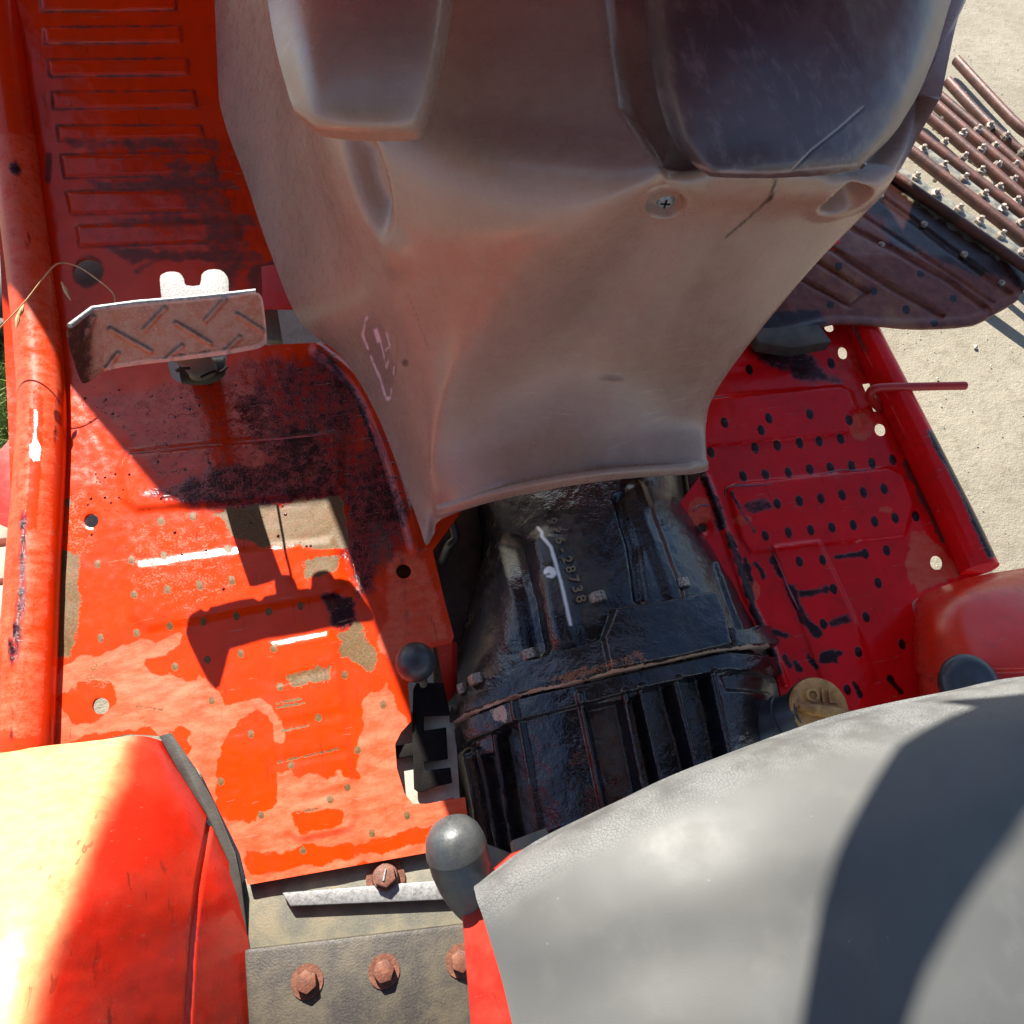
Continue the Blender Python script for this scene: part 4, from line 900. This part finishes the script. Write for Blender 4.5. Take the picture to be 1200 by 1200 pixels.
for k, bpts in enumerate(bars):
    z = bpts[4]; P = [at(x, y, z) for x, y in bpts[:4]]
    par(tube('bar', smooth(P, 5), .0066 if k == 0 else .0118, BAR, None, 10, True, None, 1.3))
strips = [((1046, 196), (1200, 300), (1225, 317), -.31), ((1085, 178), (1200, 268), (1225, 286), -.33)]
for k, sp_ in enumerate(strips):
    z = sp_[3]; P = [at(x, y, z) for x, y in sp_[:3]]
    par(tube('backing_strip', smooth(P, 5), .020, simple('oily_grey_strip', (.07, .07, .062), (.22, .20, .15), .2, 40) if k == 0 else bpy.data.materials['oily_grey_strip'], None, 8, True, None, .25))
nuts = [[(1081, 176), (1105, 196), (1129, 210), (1152, 229), (1175, 246), (1196, 262), (1220, 280)], [(1073, 209), (1097, 227), (1123, 246), (1147, 260), (1172, 277), (1198, 296)], [(1106, 168), (1128, 185), (1149, 202), (1170, 221), (1191, 237), (1214, 255)], [(1128, 158), (1150, 176), (1168, 194), (1186, 212), (1208, 230)], [(1145, 153), (1165, 172), (1188, 195), (1208, 212)], [(1082, 120), (1106, 138), (1160, 148), (1178, 160), (1198, 178)]]
nut0 = None
for row, z in zip(nuts, (-.325, -.305, -.345, -.365, -.38, -.39)):
    for (x, y) in row:
        if x > 1222: continue
        P = V(x, y, z); e = empty('stud', P, gd); e.matrix_parent_inverse = Matrix.Translation(gd.location).inverted(); e.scale = (1.3, 1.3, 1.3)
        e.rotation_euler = (random.uniform(-.3, .3), random.uniform(-.2, .3), random.random()*6)
        if nut0 is None:
            a = prism('nut', [Vector((math.cos(k*math.pi/3)*.0095, math.sin(k*math.pi/3)*.0095, -.005)) for k in range(6)], (0, 0, .010), BOLTM, e, .0015)
            b = lathe('stud_end', [(-.03, .0045), (.012, .0045), (.013, .0035), (.013, 0)], (0, 0, 0), (0, 0, 1), BOLTM, e, 12); nut0 = (a.data, b.data)
        else:
            for nm, me in zip(('nut', 'stud_end'), nut0): o = bpy.data.objects.new(nm, me); C.objects.link(o); o.parent = e
for (x, y) in ((1032, 230), (1083, 263), (1033, 287), (1130, 298), (1173, 332)):
    P, n = hit(bvh(gs), x, y)
    if P: par(lathe('rivet', [(-.001, .006), (.002, .0055), (.004, .003), (.0045, 0)], P, n, BOLTM, None, 12))
prism('dark_mount', [V(880, 385, .06), V(960, 380, .06), V(975, 400, .04), V(930, 408, .03), V(890, 402, .04)], (0, 0, -.02), IRON2, T, .002)

# ------------------------------------------------------------------ shade plate and other unseen pieces added to shade the footwell
hb = .60
def lift(P, h): return Vector((P[0]-LX/.2*h, P[1]+LY/.2*h, P[2]+h))
A1 = at(190, 585); A0 = at(78, 450); dA = (A0-A1); A00 = A0+dA*2.2
B0 = at(255, 601); B1 = at(385, 588); C1 = at(518, 938); dC = C1-B1; C2 = C1+dC*((-.10-C1[1])/dC[1])
Am = at(222, 599)
shp = [A00, A0, A1, Am, B0, B1, C1, C2, np.array([.86, C2[1], 0]), np.array([.95, .3, 0]), np.array([.96, 1.9, 0]), np.array([A00[0], 1.9, 0])]
bn = prism('shade_plate', [lift(p, hb) for p in shp], (0, 0, -.03), RED_F, T, .002)  # added flat plate cut to the floor's shadow outline, lifted toward the sun
can = empty('sky_blocker', parent=T)  # unseen roof and posts added to cut skylight and deepen the shade
prism('blocker_panel', [(-.75, -1.3, 1.42), (.52, -1.3, 1.42), (.52, .62, 1.42), (-.75, .62, 1.42)], (0, 0, .03), BLACK, can, .01)
for x in (-.6, .4): tube('blocker_post', [(x, -1.15, -.2), (x, -1.15, 1.43)], .025, BLACK, can)
# unseen plate added and cut so its shade falls on the seat
seat_shadow = [(1096, 800), (1142, 822), (1105, 842), (1052, 872), (1020, 920), (985, 985), (962, 1052), (930, 1250), (1030, 1260), (1075, 1120), (1115, 1050), (1160, 985), (1205, 925), (1320, 850), (1320, 740), (1200, 780)]
vp = []
for x, y in seat_shadow:
    P, n = hit(SB, x, max(y, 830) if x > 1090 else y)
    if P is None: P = V(x, y, .32)
    P = V(x, y, P.z); h = 1.0-P.z; vp.append(P-LD*(h/-LD.z))
prism('seat_shade_plate', vp, (0, 0, .008), BLACK, T, .001)

LB = bvh(lf); rg2 = np.random.RandomState(4); vs = []; fs = []
for i in range(700):
    x = rg2.uniform(95, 480); y = rg2.uniform(450, 700)
    if i % 3 and y > 600: continue
    P, n = hit(LB, x, y)
    if P is None or fbm(np.array([x]), np.array([y]), 40)[0] < .47: continue
    rr = .0006+.0016*rg2.rand()**3; k = len(vs)
    for j in range(8): a = j*math.pi/4; vs.append(P+Vector((math.cos(a)*rr, math.sin(a)*rr*1.2, -.0001)))
    for j in range(8): a = j*math.pi/4; vs.append(P+Vector((math.cos(a)*rr*.6, math.sin(a)*rr*.7, rr*.4)))
    vs.append(P+Vector((0, 0, rr*.52)))
    for j in range(8): q = (j+1) % 8; fs += [[k+j, k+q, k+8+q, k+8+j], [k+8+j, k+8+q, k+16]]
dr = mesh_obj('oil_droplets', vs, fs, simple('dark_oil', (.05, .002, .002), (.02, .002, .002), .05, 50, .0001, ro2=.08), T); dr['kind'] = 'stuff'

OILF = simple('wet_oil_glint', (.30, .006, .012), (.12, .004, .008), .04, 80, .0003, spec=.9, ro2=.10)  # glossy oil beads added along pressed edges to catch sky glints
for tree, pts in ((bvh(rf), smooth([(852, 586), (850, 574), (862, 569), (880, 569), (905, 567)], 4)), (bvh(rf), smooth([(806, 469), (830, 466), (850, 465)], 4)), (bvh(rf), smooth([(962, 556), (985, 551), (1000, 552), (1025, 550)], 4)),
                  (LB, smooth([(150, 532), (180, 529), (240, 522), (262, 521)], 5)), (LB, smooth([(272, 519), (330, 514), (388, 508)], 5)), (bvh(rf), smooth([(900, 640), (912, 660), (924, 690), (936, 715)], 4)), (bvh(rf), smooth([(812, 600), (820, 592), (832, 593)], 4))):
    P = [hit(tree, a, b)[0] for a, b in pts]; P = [p for p in P if p is not None]
    n_ = len(P)
    w_ = tube('oil_glint', P, [.0004+.0016*math.sin(math.pi*(i+.5)/n_)*(.6+.6*random.random()) for i in range(n_)], OILF, T, 8); w_['kind'] = 'stuff'
# ------------------------------------------------------------------ small loose things
stk = empty('straw_stalk', tuple(V(40, 345, .1))); tag(stk, 'dry straw stalk lying across the left rail', 'dry grass')
def parstk(o): o.parent = stk; o.matrix_parent_inverse = Matrix.Translation(stk.location).inverted()
parstk(tube('stem', [at(*p) for p in smooth([(-20, 400, .07), (0, 384, .08), (28, 355, .1), (50, 327, .11), (68, 309, .11), (90, 312, .1), (112, 326, .1), (132, 343, .1), (135, 358, .1)], 5)], .0009, STRAW, None, 6))
for s_p, e_p in (((72, 330), (83, 352)), ((22, 365), (19, 385)), ((28, 357), (22, 372))):
    a = V(*s_p, .1); b = V(*e_p, .098); m = (a+b)/2
    parstk(tube('seed_head', [a, a.lerp(b, .3), m, a.lerp(b, .8), b], [.0006, .0022, .0028, .0016, .0004], STRAW, None, 7))
# grass beside the left rail
GR = simple('grass_blade', (.10, .16, .03), (.22, .28, .08), .6, 30)
vs = []; fs = []
rg = np.random.RandomState(11)
for i in range(5000):
    bx, by = rg.uniform(-45, 60), rg.uniform(400, 560); P = at(bx, by, GZ)
    if P[0] > -.55: continue
    a = rg.uniform(0, 6.28); h = rg.uniform(.015, .05); l = rg.normal(0, .02, 2); wv = np.array([math.cos(a), math.sin(a), 0])*.0018
    k = len(vs); tip = P+np.array([l[0], l[1], h]); mid = P+np.array([l[0]*.4, l[1]*.4, h*.6])
    vs += [P-wv, P+wv, mid+wv*.7, mid-wv*.7, tip]; fs += [[k, k+1, k+2, k+3], [k+3, k+2, k+4]]
gr = mesh_obj('grass', vs, fs, GR); tag(gr, 'sparse green grass on the ground left of the rail', kind='stuff')
# grit on the ground
vs = []; fs = []
for i in range(2500):
    P = np.array([rg.uniform(-1.2, 2.4), rg.uniform(-.2, 2.6), GZ+.003]); r = rg.uniform(.0012, .0035)*(1+2*(rg.rand() > .98)); k = len(vs)
    for j in range(4): a = j*1.57+rg.rand(); vs.append(P+np.array([math.cos(a)*r, math.sin(a)*r*.8, 0]))
    vs.append(P+np.array([0, 0, r*.8])); vs.append(P-np.array([0, 0, r*.6]))
    for j in range(4): fs += [[k+j, k+(j+1) % 4, k+4], [k+(j+1) % 4, k+j, k+5]]
gt = mesh_obj('grit', vs, fs, simple('pale_grit', (.5, .44, .33), (.28, .24, .18), .8), None, False); tag(gt, 'loose grit scattered on the concrete', kind='stuff')
